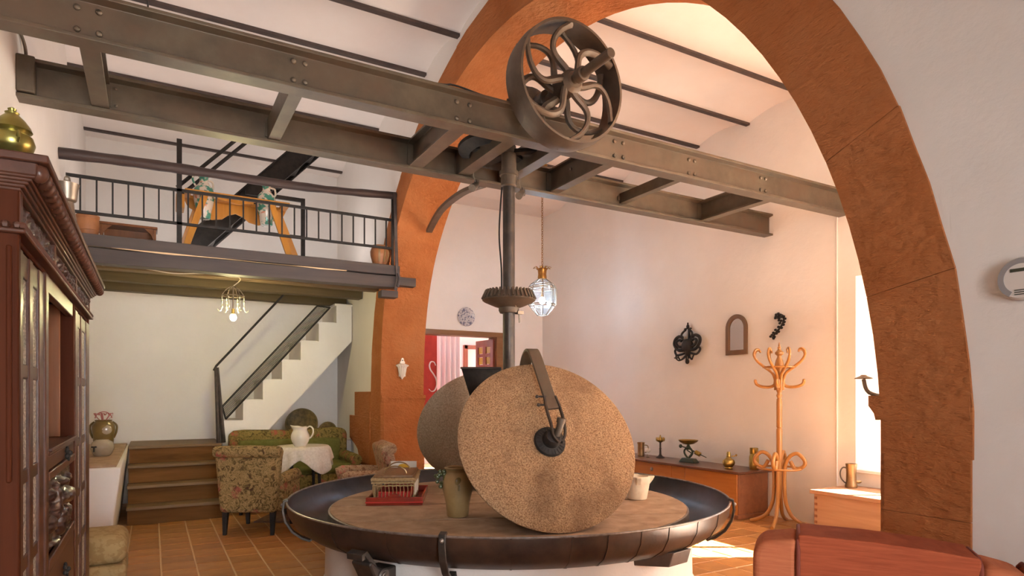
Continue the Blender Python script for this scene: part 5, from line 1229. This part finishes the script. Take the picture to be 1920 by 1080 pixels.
# local x along the wall (towards +Y world), local y out of the room; front is -y... built with y as depth towards the room (+y)
b = MB(); b.ball((0, 0.05, -0.03), 0.085, (1.2, 0.6, 1.15), 16, 10); b.ball((0, 0.05, -0.11), 0.05, (0.9, 0.7, 1.2), 12, 8); b.box((-0.01, 0.0, -0.20), (0.01, 0.03, 0.22)); b.build('body', 'black', t)
for s in (-1, 1):
    for P, r_ in (([(0.05*s, 0.05, -0.08), (0.16*s, 0.06, -0.08), (0.235*s, 0.06, 0.0), (0.225*s, 0.05, 0.075), (0.15*s, 0.05, 0.11), (0.09*s, 0.05, 0.09)], 0.018),
                  ([(0.06*s, 0.06, -0.04), (0.15*s, 0.07, -0.03), (0.19*s, 0.07, 0.03), (0.14*s, 0.06, 0.06), (0.10*s, 0.06, 0.04)], 0.015),
                  ([(0.05*s, 0.06, 0.03), (0.10*s, 0.06, 0.12), (0.07*s, 0.05, 0.17), (0.03*s, 0.05, 0.19)], 0.012),
                  ([(0.05*s, 0.05, -0.13), (0.18*s, 0.06, -0.15), (0.235*s, 0.05, -0.09), (0.20*s, 0.05, -0.05)], 0.013),
                  ([(0.03*s, 0.05, -0.16), (0.10*s, 0.07, -0.22), (0.13*s, 0.08, -0.19), (0.15*s, 0.08, -0.16)], 0.009)):
        b = MB(); b.tube(cat_rom(P, 5), r_*1.2, 8); b.build('scroll', 'black', t)
b = MB(); b.ball((0, 0.04, 0.235), 0.026, (1, 0.7, 1.3), 10, 8); b.ball((0, 0.04, 0.275), 0.012, (1, 1, 1.6), 8, 6)
for s in (-1, 1): b.ball((s*0.045, 0.04, 0.205), 0.022, (1.4, 0.6, 0.7), 8, 6)
b.build('finial', 'black', t)
b = MB(); b.tube(cat_rom([(0, 0.06, -0.16), (0.03, 0.10, -0.21), (0.09, 0.12, -0.23), (0.14, 0.12, -0.20)], 5), 0.009, 6); b.lathe([(0.0, -0.205), (0.03, -0.195), (0.03, -0.185), (0.012, -0.18), (0.012, -0.15)], (0.14, 0.12, 0), 12)
b.tube(cat_rom([(0, 0.06, -0.16), (-0.02, 0.09, -0.23), (-0.06, 0.11, -0.24), (-0.08, 0.11, -0.20)], 5), 0.009, 6); b.ball((0, 0.05, -0.245), 0.032, (1, 0.7, 1.1), 10, 8); b.build('candle_arm', 'black', t)

t = thing('arched_mirror', 'small arched wall mirror in a brown wooden frame', 'mirror', (XR, 5.585, 1.955), world=True)
def archpoly(w, z0, zs_, n=16): return [(-w, z0), (w, z0)] + [(w*math.cos(PI*i/n), zs_ + w*1.05*math.sin(PI*i/n)) for i in range(n+1)]
fo, fi = archpoly(0.168, 0.0, 0.335), archpoly(0.118, 0.06, 0.335)
b = MB(); n = len(fo)
vs = []
for x in (XR-0.003, XR-0.03):
    for pol in (fo, fi): vs += [V((x, 5.585+p[0], 1.955+p[1])) for p in pol]
fs = []
for i in range(n):
    j = (i+1) % n; fs += [(i, j, n+j, n+i), (2*n+i, 3*n+i, 3*n+j, 2*n+j), (i, 2*n+i, 2*n+j, j), (n+i, n+j, 3*n+j, 3*n+i)]
b._add(vs, fs); b.build('frame', 'mirror_frame', t, bevel=0.004)
b = MB(); b.prism([(5.585+p[0]*1.02, 1.955+p[1]) for p in fi], 0.006, YZ(XR-0.012)); b.build('glass', 'mirror', t)

t = thing('iron_scroll', 'black iron leaf scroll ornament on the wall above the coat stand', 'ornament', (XR, 4.95, 2.25), world=True)
spine = cat_rom([(XR-0.02, 5.045, 2.125), (XR-0.025, 5.00, 2.18), (XR-0.03, 4.93, 2.24), (XR-0.03, 4.885, 2.31), (XR-0.025, 4.90, 2.375), (XR-0.02, 4.96, 2.385), (XR-0.02, 4.97, 2.345)], 6)
b = MB(); b.tube(spine, 0.012, 8); b.build('stem', 'black', t)
for i in range(0, len(spine), 3):
    p = spine[i]
    for s in (-1, 1):
        MB().ball((p.x-0.01, p.y + s*0.022 + random.uniform(-.006, .006), p.z + s*0.012 + random.uniform(-.008, .008)), 0.019, (0.6, 1.1, 0.8), 8, 6).build('leaf', 'black', t)

t = thing('painted_plate', 'round blue and white painted plate on the wall over the doorway', 'plate', (4.84, YB2-0.004, 2.83))
X = frame((0,0,0), (1,0,0), (0,0,1), (0,-1,0))
b = MB(); b.lathe([(0.0, 0.004), (0.09, 0.004), (0.10, 0.012), (0.165, 0.03), (0.168, 0.024), (0.10, 0.0), (0.0, 0.0)], (0,0,0), 44, X, caps=False); b.build('plate', 'platepaint', t)

t = thing('holy_water_font', 'small white ceramic holy water font on the far orange pier', 'font', (2.763, intr(170)[0]-0.006, 1.78))
b = MB(); P = [(-0.03, 0.06), (0.03, 0.06), (0.035, 0.085), (0.02, 0.10), (0.018, 0.125), (0.0, 0.14), (-0.018, 0.125), (-0.02, 0.10), (-0.035, 0.085)]
b.prism(P, 0.02, XZ(0.0)); b.build('back_plate', 'white_cer', t, bevel=0.004)
def font(u, v):
    pr = [(0.004,-0.135),(0.012,-0.13),(0.012,-0.12),(0.03,-0.10),(0.042,-0.07),(0.05,-0.03),(0.054,0.0),(0.062,0.02),(0.083,0.035),(0.083,0.045),(0.06,0.055),(0.034,0.066)]
    k = min(len(pr)-1, int(round(v*(len(pr)-1)))); r_, z = pr[k]; a = PI*u
    fl_ = 1 + (0.06*math.sin(a*14) if 3 <= k <= 8 else 0)
    return V((r_*math.cos(a)*fl_, -r_*math.sin(a)*fl_ - 0.001, z))
b = MB(); b.grid(font, 60, 11); b.box((-0.045, -0.004, -0.10), (0.045, 0.0, 0.06)); b.build('basin', 'white_cer', t, smooth=50)
b = MB(); b.ball((0, -0.022, 0.105), 0.008, (1, 0.5, 1), 8, 6); b.build('nail', 'black', t)

t = thing('wall_dial', 'round white and grey thermostat on the near white wall', 'thermostat', (XA, 0.985, 1.832), world=True)
X = frame((XA, 0.985, 1.832), (0, -1, 0), (0, 0, 1), (-1, 0, 0))
b = MB(); b.lathe([(0.070, 0.0), (0.072, 0.006), (0.070, 0.02), (0.064, 0.026), (0.0, 0.026)], (0,0,0), 48, X, caps=False); b.build('case', 'plastic', t)
pts_o = [(0.066*math.cos(a), 0.066*math.sin(a)) for a in [math.radians(75 + 165*i/24) for i in range(25)]]; pts_i = [(0.049*math.cos(a), 0.049*math.sin(a)) for a in [math.radians(240 - 165*i/24) for i in range(25)]]
b = MB(); b.prism(pts_o + pts_i, 0.004, X @ Mx.Translation((0, 0, 0.024))); b.build('grey_ring', 'greyplastic', t)
b = MB(); b.box((-0.03, 0.022, 0.026), (0.03, 0.033, 0.028), X); b.build('display', 'screen', t)
b = MB()
for k in range(3): b.box((-0.018, -0.040-0.007*k, 0.026), (0.02, -0.037-0.007*k, 0.028), X)
b.build('vent_slots', 'screen', t)

t = thing('wall_lamp', 'small grey disc-shaded wall lamp on the hidden side of the near pier', 'wall lamp', (2.82, 1.475, 1.53), world=True)
b = MB(); b.box((2.79, 1.473, 1.42), (2.85, 1.485, 1.50)); b.tube(cat_rom([(2.82, 1.48, 1.46), (2.82, 1.60, 1.44), (2.82, 1.70, 1.46), (2.82, 1.725, 1.52)], 5), 0.009, 8); b.build('arm', 'tin', t)
b = MB(); b.lathe([(0.010, 1.54), (0.015, 1.535), (0.036, 1.526), (0.038, 1.522), (0.015, 1.528)], (2.82, 1.725, 0), 24); b.build('shade', 'tin', t)

t = thing('wall_cable', 'old grey cable running down the left wall to the end of the far iron beam', 'cable', (XL+0.01, 5.0, 3.6), world=True)
b = MB(); b.tube(cat_rom([(XL+0.012, 4.60, 3.60), (XL+0.02, 4.85, 3.72), (XL+0.012, 5.10, 3.78), (XL+0.02, 5.25, 3.74), (XL+0.015, 5.30, 3.62)], 6), 0.011, 6); b.build('flex', 'beam', t)
# ------------------------------------------------------------------ lamps
t = thing('glass_lantern', 'hexagonal glass hanging lantern with gilt crown behind the drive post', 'lantern', (4.96, 7.85, 2.61))
ring = lambda r_, z, n=8, o=0.3: [V((r_*math.cos(2*PI*k/n+o), r_*math.sin(2*PI*k/n+o), z)) for k in range(n)]
levels = [(0.075, 0.0), (0.185, 0.13), (0.205, 0.155), (0.205, 0.385), (0.19, 0.42), (0.165, 0.455), (0.06, 0.53)]
b = MB()
for r_, z in levels[:6]:
    b.tube(ring(r_, z), 0.0055, 6, closed=True)
for k in range(8):
    b.tube([ring(r_, z)[k] for r_, z in levels], 0.0055, 6)
b.build('leading', 'cageiron', t)
for i in range(len(levels)-1):
    for k in range(8):
        A, B = ring(*levels[i]), ring(*levels[i+1]); j = (k+1) % 8
        b = MB(); b._add([A[k]*0.995, A[j]*0.995, B[j]*0.995, B[k]*0.995], [(0,1,2,3)]) if False else b._add([A[k], A[j], B[j], B[k]], [(0,1,2,3)])
        if i in (0, 2, 4, 5): b.build('pane', 'lantern_glass', t, smooth=0)
b = MB(); b.lathe([(0.062, 0.53), (0.066, 0.55), (0.06, 0.60), (0.066, 0.66), (0.075, 0.68), (0.05, 0.685), (0.02, 0.70), (0.012, 0.73)], (0,0,0), 24); cr_ = b.build('crown', 'gilt', t)
for k in range(8):
    a = 2*PI*k/8
    MB().strap(cat_rom([(0.07*math.cos(a), 0.07*math.sin(a), 0.665), (0.10*math.cos(a), 0.10*math.sin(a), 0.70), (0.135*math.cos(a), 0.135*math.sin(a), 0.69)], 4), 0.03, 0.005, (-math.sin(a), math.cos(a), 0)).build('crown_leaf', 'gilt', cr_)
b = MB(); b.ball((0, 0, 0.215), 0.045, (1, 1, 1.2), 16, 12); b.build('bulb', 'bulb_cool', t, smooth=180)
b = MB(); b.cyl((0, 0, 0.265), (0, 0, 0.53), 0.012, seg=10); b.cyl((0, 0, 0.262), (0, 0, 0.31), 0.022, seg=12); b.build('socket', 'gilt', t)
b = MB(); z = 0.73; k = 0
while z < 2.17:
    pl = 'xz' if k % 2 else 'yz'
    pts = [(p[0], p[1], (p[2]-0.0)*1.0) for p in arc((0, 0, 0), 0.013, 0, 2*PI*11/12, 11, pl)]
    b.tube([(p[0], p[1], z + p[2]*1.6) for p in pts], 0.0038, 5, closed=True); z += 0.034; k += 1
b.build('chain', 'gilt', t)
b = MB(); b.lathe([(0.004, 2.12), (0.05, 2.145), (0.075, 2.175), (0.078, 2.189)], (0,0,0), 24); b.build('ceiling_rose', 'gilt', t)

t = thing('chandelier', 'small crystal chandelier with a bare warm bulb under the loft', 'chandelier', (0.79, 7.72, 2.30))
b = MB(); b.tube(arc((0, 0, 0.255), 0.115, 0, 2*PI*31/32, 31, 'xy'), 0.006, 6, closed=True); b.tube(arc((0, 0, 0.335), 0.035, 0, 2*PI*15/16, 15, 'xy'), 0.005, 6, closed=True)
for k in range(6):
    a = 2*PI*k/6; c, s = math.cos(a), math.sin(a)
    b.tube(cat_rom([(0.012*c, 0.012*s, 0.36), (0.06*c, 0.06*s, 0.335), (0.10*c, 0.10*s, 0.285), (0.115*c, 0.115*s, 0.255)], 4), 0.0045, 6)
b.cyl((0, 0, 0.05), (0, 0, 0.37), 0.008, seg=10); b.build('ring_frame', 'cageiron', t)
for k in range(6):
    a = 2*PI*k/6; c, s = math.cos(a)*0.115, math.sin(a)*0.115
    b = MB(); z = 0.245
    for r_ in (0.009, 0.007, 0.012, 0.008, 0.007, 0.014): z -= r_*1.6; b.ball((c, s, z), r_, (0.8, 0.8, 1.2), 8, 6); z -= r_*0.6
    b.build('crystal_drop', 'crystal', t)
    b = MB(); b.tube(cat_rom([(c, s, 0.125), (c*1.1, s*1.1, 0.085), (c*1.3, s*1.3, 0.085), (c*1.38, s*1.38, 0.105)], 4), 0.004, 6); b.build('crystal_hook', 'crystal', t)
b = MB(); b.ball((0, 0, 0.015), 0.034, (1, 1, 1.2), 16, 12); b.build('bulb', 'bulb_warm', t, smooth=180)
b = MB(); b.cyl((0, 0, 0.05), (0, 0, 0.11), 0.017, seg=12); b.build('socket', 'brass', t)
b = MB(); pts = cat_rom([(-1.22, -0.315, 0.42), (-0.9, -0.315, 0.425), (-0.6, -0.315, 0.400), (-0.3, -0.315, 0.425), (-0.05, -0.315, 0.415), (0.03, -0.22, 0.43), (0.06, -0.12, 0.425), (0.05, -0.02, 0.41), (0.0, 0.0, 0.365)], 6)
b.tube(pts, 0.0055, 6); b.build('flex', 'cord', t)

# ------------------------------------------------------------------ on the loft
LZ = 2.957
t = thing('jug_stand', 'honey pine jug stand with splayed legs on the loft', 'jug stand', (0.80, 7.64, LZ), world=True)
for y0, y1 in ((7.50, 7.56), (7.74, 7.80)): MB().box((0.30, y0, 3.585), (1.36, y1, 3.625)).build('top_rail', 'pine', t, bevel=0.006)
for x0, x1 in ((0.30, 0.36), (0.62, 0.98), (1.28, 1.36)): MB().box((x0, 7.56, 3.588), (x1, 7.74, 3.622)).build('top_slat', 'pine', t, bevel=0.004)
P = [(0.30, 3.585), (1.36, 3.585), (1.32, 3.50), (1.24, 3.47), (1.16, 3.42), (1.06, 3.39), (0.96, 3.41), (0.90, 3.46), (0.82, 3.49), (0.74, 3.46), (0.68, 3.41), (0.58, 3.39), (0.48, 3.41), (0.42, 3.46), (0.34, 3.50)]
MB().prism(P, 0.022, XZ(7.785)).build('apron', 'pine', t, bevel=0.004)
P = [(0.62, 3.60), (0.98, 3.60), (0.98, 3.56), (0.90, 3.55), (0.82, 3.53), (0.74, 3.55), (0.62, 3.56)]
MB().prism(P, 0.02, XZ(7.545)).build('front_apron', 'pine', t, bevel=0.003)
for x0, x1, y0, y1 in ((0.50, 0.30, 7.53, 7.46), (0.46, 0.26, 7.77, 7.84), (1.16, 1.36, 7.53, 7.46), (1.26, 1.53, 7.77, 7.84)):
    MB().strap([(x0, y0, 3.61), (x1, y1, LZ+0.012)], 0.065, 0.035, (1, 0, 0)).build('leg', 'pine', t, bevel=0.004)
MB().box((0.22, 7.53, 3.42), (0.30, 7.76, 3.57)).build('end_board', 'pine', t, bevel=0.01)

def jug(loc, label, rz, two):
    t = thing('painted_jug', label, 'jug', loc, rz, 'painted jugs in the jug stand')
    b = MB(); b.lathe([(0.060, 0), (0.066, 0.01), (0.075, 0.08), (0.100, 0.19), (0.107, 0.26), (0.092, 0.33), (0.055, 0.375), (0.042, 0.40), (0.042, 0.435), (0.055, 0.455), (0.050, 0.458), (0.034, 0.42)], (0,0,0), 32); b.build('body', 'jugpaint', t)
    if two:
        b = MB(); b.tube(cat_rom([(-0.085, 0, 0.34), (-0.115, 0, 0.40), (-0.10, 0, 0.455), (-0.05, 0, 0.462)], 5), 0.011, 8); b.build('handle', 'jugpaint', t)
    b = MB(); b.tube(cat_rom([(0.045, 0, 0.43), (0.09, 0, 0.415), (0.098, 0, 0.36), (0.085, 0, 0.33)], 5), 0.011, 8); b.build('handle', 'jugpaint', t)
    return t
jug((0.49, 7.65, 3.36), 'green and cream painted jug at the left end of the pine stand', 0.3, True)
jug((1.13, 7.65, 3.37), 'green and cream painted jug at the right end of the pine stand', -0.3, False)

t = thing('clay_pot', 'wide terracotta pot on the left end of the loft', 'pot', (-0.545, 7.42, LZ))
b = MB(); b.lathe([(0.065, 0), (0.075, 0.01), (0.095, 0.09), (0.10, 0.16), (0.092, 0.20), (0.10, 0.215), (0.10, 0.235), (0.088, 0.235), (0.085, 0.20), (0.085, 0.04)], (0,0,0), 28); b.build('body', 'terracotta', t)
b = MB(); b.tube(arc((0,0,0.09), 0.096, 0, 2*PI*31/32, 31, 'xy'), 0.004, 6, closed=True); b.build('band', 'terracotta', t)
t = thing('low_bench', 'low dark wood bench behind the left end of the loft railing', 'bench', (-0.21, 7.66, LZ))
MB().box((-0.26, -0.12, 0.205), (0.26, 0.12, 0.23)).build('top', 'niche', t, bevel=0.005)
for x in (-0.235, 0.235):
    MB().box((x-0.012, -0.10, 0), (x+0.012, 0.10, 0.205)).build('leg', 'niche', t, bevel=0.004)
b = MB(); b.box((-0.22, 0.09, 0.10), (0.22, 0.10, 0.205)); b.build('apron', 'niche', t)
for s in (-1, 1):
    b = MB(); b.prism([(s*0.222, 0.205), (s*0.14, 0.205), (s*0.20, 0.15), (s*0.222, 0.10)], 0.012, XZ(-0.085)); b.build('bracket', 'niche', t)
t = thing('glazed_jar', 'brown glazed jar on the right end of the loft by the arch', 'jar', (2.36, 7.36, LZ))
b = MB(); b.lathe([(0.065, 0), (0.072, 0.01), (0.085, 0.06), (0.108, 0.14), (0.112, 0.19), (0.098, 0.23), (0.088, 0.24), (0.098, 0.25), (0.098, 0.262), (0.085, 0.262), (0.09, 0.2), (0.06, 0.03)], (0,0,0), 28); b.build('body', 'terracotta', t)
for k in range(3):
    a = -1.9 + k*0.6
    MB().strap(cat_rom([(0.10*math.cos(a), 0.10*math.sin(a), 0.235), (0.116*math.cos(a), 0.116*math.sin(a), 0.18), (0.106*math.cos(a), 0.106*math.sin(a), 0.12), (0.09*math.cos(a), 0.09*math.sin(a), 0.065)], 4), 0.022, 0.004, (-math.sin(a), math.cos(a), 0)).build('glaze_drip', 'clay', t)

# ------------------------------------------------------------------ jars on the parapet, plates under the stair
t = thing('stoneware_crock', 'round grey stoneware crock with a tap on the parapet', 'crock', (-0.435, 7.58, 0.834))
b = MB(); b.lathe([(0.06, 0), (0.07, 0.006), (0.085, 0.03), (0.103, 0.075), (0.103, 0.105), (0.088, 0.14), (0.06, 0.158), (0.055, 0.165), (0.0, 0.17)], (0,0,0), 32, caps=False); b.build('body', 'stoneware', t)
b = MB(); b.tube([(-0.05, -0.085, 0.10), (-0.062, -0.115, 0.095), (-0.064, -0.12, 0.05)], 0.008, 8); b.cyl((-0.085, -0.113, 0.10), (-0.04, -0.118, 0.10), 0.007, seg=8); b.build('tap', 'black', t)
t = thing('olive_jar', 'olive glazed jar with pink ribbons on top behind the grey crock', 'jar', (-0.445, 7.95, 0.834))
b = MB(); b.lathe([(0.065, 0), (0.085, 0.04), (0.092, 0.12), (0.095, 0.18), (0.108, 0.24), (0.106, 0.29), (0.085, 0.325), (0.075, 0.335), (0.08, 0.35), (0.07, 0.35), (0.07, 0.30)], (0,0,0), 32); b.build('body', 'oliveglaze', t)
b = MB(); b.ball((0.02, -0.088, 0.25), 0.062, (1, 0.35, 0.85), 16, 10); b.build('medallion', 'stoneware', t)
for s in (-1, 1):
    b = MB(); b.tube(cat_rom([(s*0.08, -0.01, 0.33), (s*0.118, -0.01, 0.29), (s*0.115, -0.01, 0.22), (s*0.092, -0.01, 0.16)], 5), 0.010, 8); b.build('handle', 'oliveglaze', t)
b = MB(); b.tube(arc((0, 0, 0.36), 0.075, 0.1, PI-0.1, 14, 'xz'), 0.005, 6); rb = b.build('basket_hoop', 'pinkribbon', t)
for k in range(7):
    a = 2*PI*k/7
    MB().strap(cat_rom([(0.03*math.cos(a), 0.03*math.sin(a), 0.34), (0.075*math.cos(a), 0.075*math.sin(a), 0.385+0.012*(k % 3)), (0.085*math.cos(a+.3), 0.085*math.sin(a+.3), 0.42), (0.06*math.cos(a+.5), 0.06*math.sin(a+.5), 0.40)], 4), 0.014, 0.003, (-math.sin(a), math.cos(a), 0)).build('ribbon', 'pinkribbon', t)

t = thing('niche_ledge', 'white plastered ledge under the white stair', 'ledge', (1.95, 9.4, 0), world=True)
MB().box((1.32, 9.08, 0), (2.495, 9.89, 0.80)).build('body', 'plaster', t, bevel=0.012)
def platter(loc, r, lean, rz, label, hdl):
    t = thing('glazed_platter', label, 'platter', loc, rz)
    X = Mx.Rotation(PI/2 - lean, 4, 'X') @ Mx.Identity(4)
    X = Mx.Translation((0, 0, r*math.cos(lean)+0.004)) @ X
    b = MB(); b.lathe([(0.0, 0.012), (r*0.55, 0.012), (r*0.66, 0.022), (r*0.97, 0.045), (r, 0.042), (r*0.66, 0.006), (r*0.5, 0.0), (0.0, 0.0)], (0,0,0), 44, X, caps=False); b.build('plate', 'platter', t)
    b = MB(); b.tube([X @ V((r*0.985*math.cos(2*PI*i/48), r*0.985*math.sin(2*PI*i/48), 0.044)) for i in range(48)], 0.007, 6, closed=True); b.build('rim', 'oliveglaze', t)
    return t
platter((1.86, 9.34, 0.802), 0.225, 0.25, -0.4, 'large dark glazed platter leaning in the alcove under the stair', 0)
platter((2.20, 9.24, 0.802), 0.125, 0.3, -0.4, 'smaller olive glazed platter right of the large platter under the stair', 0)

# ------------------------------------------------------------------ on the mill bed
BZ = 0.563
tx, ty = 1.99, 5.18; ta = math.radians(-29.6+4)
t = thing('lacquer_tray', 'red lacquer tray under the wicker basket on the mill bed', 'tray', (1.835, 5.195, BZ), ta)
TWx, TDy = 0.225, 0.345
MB().box((-TWx, -TDy, 0.0), (TWx, TDy, 0.012)).build('base', 'lacquer', t, bevel=0.003)
for a, c_ in (((-TWx, -TDy, 0.012), (TWx, -TDy+0.018, 0.065)), ((-TWx, TDy-0.018, 0.012), (TWx, TDy, 0.065)), ((-TWx, -TDy+0.018, 0.012), (-TWx+0.018, TDy-0.018, 0.058)), ((TWx-0.018, -TDy+0.018, 0.012), (TWx, TDy-0.018, 0.058))):
    MB().box(a, c_).build('rim_board', 'lacquer', t, bevel=0.005)
b = MB(); b.prism([(-0.06, 0.0)] + [(-0.06+0.12*i/10, 0.028*math.sin(PI*i/10)) for i in range(11)] + [(0.06, 0.0)], 0.016, Mx.Translation((0, -TDy+0.017, 0.064)) @ XZ(0)); b.build('handle', 'lacquer', t)
b = MB(); b.box((-TWx-0.004, -TDy-0.004, 0.020), (TWx+0.004, -TDy, 0.030)); b.build('edge_line', 'redcloth', t)

bx, by = 1.90, 5.18
t = thing('wicker_basket', 'lidded wicker basket with two wire handles on the red tray', 'basket', (1.82, 5.20, BZ+0.0125), ta)
w0, d0 = 0.165, 0.285
MB().box((-w0*0.92, -d0*0.92, 0), (w0*0.92, d0*0.92, 0.012)).build('base', 'wicker_lid', t)
MB().box((-w0*0.80, -d0*0.85, 0.012), (w0*0.80, d0*0.85, 0.085)).build('red_bundle', 'redcloth', t, bevel=0.012, label='red cloth bundle inside')
b = MB()
def per(u):
    P = 2*(2*w0+2*d0); s = (u % 1)*P
    if s < 2*w0: return (-w0+s, -d0)
    s -= 2*w0
    if s < 2*d0: return (w0, -d0+s)
    s -= 2*d0
    if s < 2*w0: return (w0-s, d0)
    return (-w0, d0-(s-2*w0))
for k in range(60):
    x, y = per(k/60+0.003); x2, y2 = per(k/60+0.008)
    b.tube([(x*0.94, y*0.94, 0.01), (x2, y2, 0.10), (x, y, 0.185)], 0.0032, 5)
b.build('wicker_stakes', 'wicker', t, kind='stuff')
for z, r_, s_ in ((0.135, 0.006, 0.99), (0.185, 0.014, 1.02), (0.160, 0.010, 1.01), (0.02, 0.008, 0.95)):
    b = MB(); b.tube([(per(k/64)[0]*s_, per(k/64)[1]*s_, z + 0.004*(k % 2)) for k in range(64)], r_, 6, closed=True); b.build('woven_band', 'wicker', t)
b = MB()
for k in range(24):
    x, y = per(k/64+0.93 if False else (k*0.008+0.20)); b.tube([(x*1.03, y*1.03, 0.185), (x*1.05, y*1.05, 0.12), (x*1.04, y*1.04, 0.05 + 0.03*random.random())], 0.003, 4)
b.build('fringe', 'cloth', t, kind='stuff')
b = MB(); b.rbox((-w0*0.97, -d0*0.97, 0.196), (w0*0.97, d0*0.97, 0.222), 0.01, 2); b.build('lid', 'wicker_lid', t)
for y in (-d0*0.55, d0*0.55):
    b = MB(); b.tube([(-0.095*math.cos(PI*i/14) if True else 0, y, 0.220+0.062*math.sin(PI*i/14)) for i in range(15)], 0.0055, 8); b.build('handle', 'copper', t)
t = thing('picture_card', 'white card with a yellow print leaning behind the wicker basket', 'card', (2.03, 5.63, BZ), ta)
X = Mx.Rotation(math.radians(-12), 4, 'X')
b = MB(); b.box((-0.12, 0, 0.0), (0.12, 0.008, 0.27), X); b.build('card', 'paper', t)
b = MB(); b.ball((-0.01, -0.002, 0.19), 0.045, (1.5, 0.05, 0.8), 16, 10, X) if False else b.prism([(0.055*math.cos(2*PI*i/20), 0.215+0.03*math.sin(2*PI*i/20)) for i in range(20)], 0.002, X @ XZ(0.0)); b.build('print', 'yellow', t)

t = thing('clay_jar', 'ochre clay jar with green grape decoration leaning shade on the mill bed', 'jar', (1.945, 4.235, BZ))
t['label'] = 'ochre clay jar with dark green grapes at the rim on the mill bed'
b = MB(); b.lathe([(0.072, 0), (0.078, 0.008), (0.088, 0.10), (0.110, 0.20), (0.112, 0.25), (0.098, 0.30), (0.082, 0.325), (0.088, 0.345), (0.098, 0.352), (0.094, 0.360), (0.078, 0.352), (0.075, 0.31), (0.085, 0.2), (0.06, 0.03)], (0,0,0), 40); b.build('body', 'clay', t)
rv = V((-0.93, 0.36, 0))
b = MB()
for k in range(16): 
    b.ball(rv*(0.115+random.uniform(-.015, .03)) + V((random.uniform(-.03, .03), random.uniform(-.03, .03), 0.33 - 0.007*k + random.uniform(-.01, .01))), 0.016, (1,1,1), 8, 6)
b.build('grapes', 'greenglaze', t)
b = MB(); b.ball(rv*0.13 + V((0.03, -0.03, 0.27)), 0.035, (0.5, 0.5, 1.7), 10, 8); b.build('leaf', 'greenglaze', t)
b = MB(); b.ball((-0.04, -0.098, 0.265), 0.030, (0.9, 0.3, 1.0), 10, 8); b.tube([(-0.04, -0.106, 0.24), (-0.04, -0.106, 0.20)], 0.008, 6); b.build('leaf_relief', 'oliveglaze', t)

t = thing('marble_mortar', 'cream marble mortar with lugs on the mill bed right of the tan millstone', 'mortar', (3.59, 4.17, BZ), 0.3)
b = MB(); b.lathe([(0.072, 0), (0.080, 0.006), (0.108, 0.16), (0.112, 0.195), (0.092, 0.198), (0.085, 0.15), (0.05, 0.06), (0.0, 0.05)], (0,0,0), 32, caps=False); b.lathe([(0.0, 0.0), (0.072, 0.0)], (0,0,0), 32, caps=False); b.build('bowl', 'marble', t)
for k in range(4):
    a = 2*PI*k/4 - 0.9
    X = Mx.Rotation(a, 4, 'Z')
    b = MB(); b._add([X @ V(p) for p in ((0.085,-0.022,0.11),(0.085,0.022,0.11),(0.10,-0.032,0.198),(0.10,0.032,0.198),(0.145,-0.022,0.198),(0.145,0.022,0.198),(0.128,-0.018,0.165),(0.128,0.018,0.165))], [(0,1,3,2),(2,3,5,4),(4,5,7,6),(6,7,1,0),(0,2,4,6),(1,7,5,3)])
    b.build('lug', 'marble', t, bevel=0.006)

# every remaining mesh sits on one render layer; nothing hidden
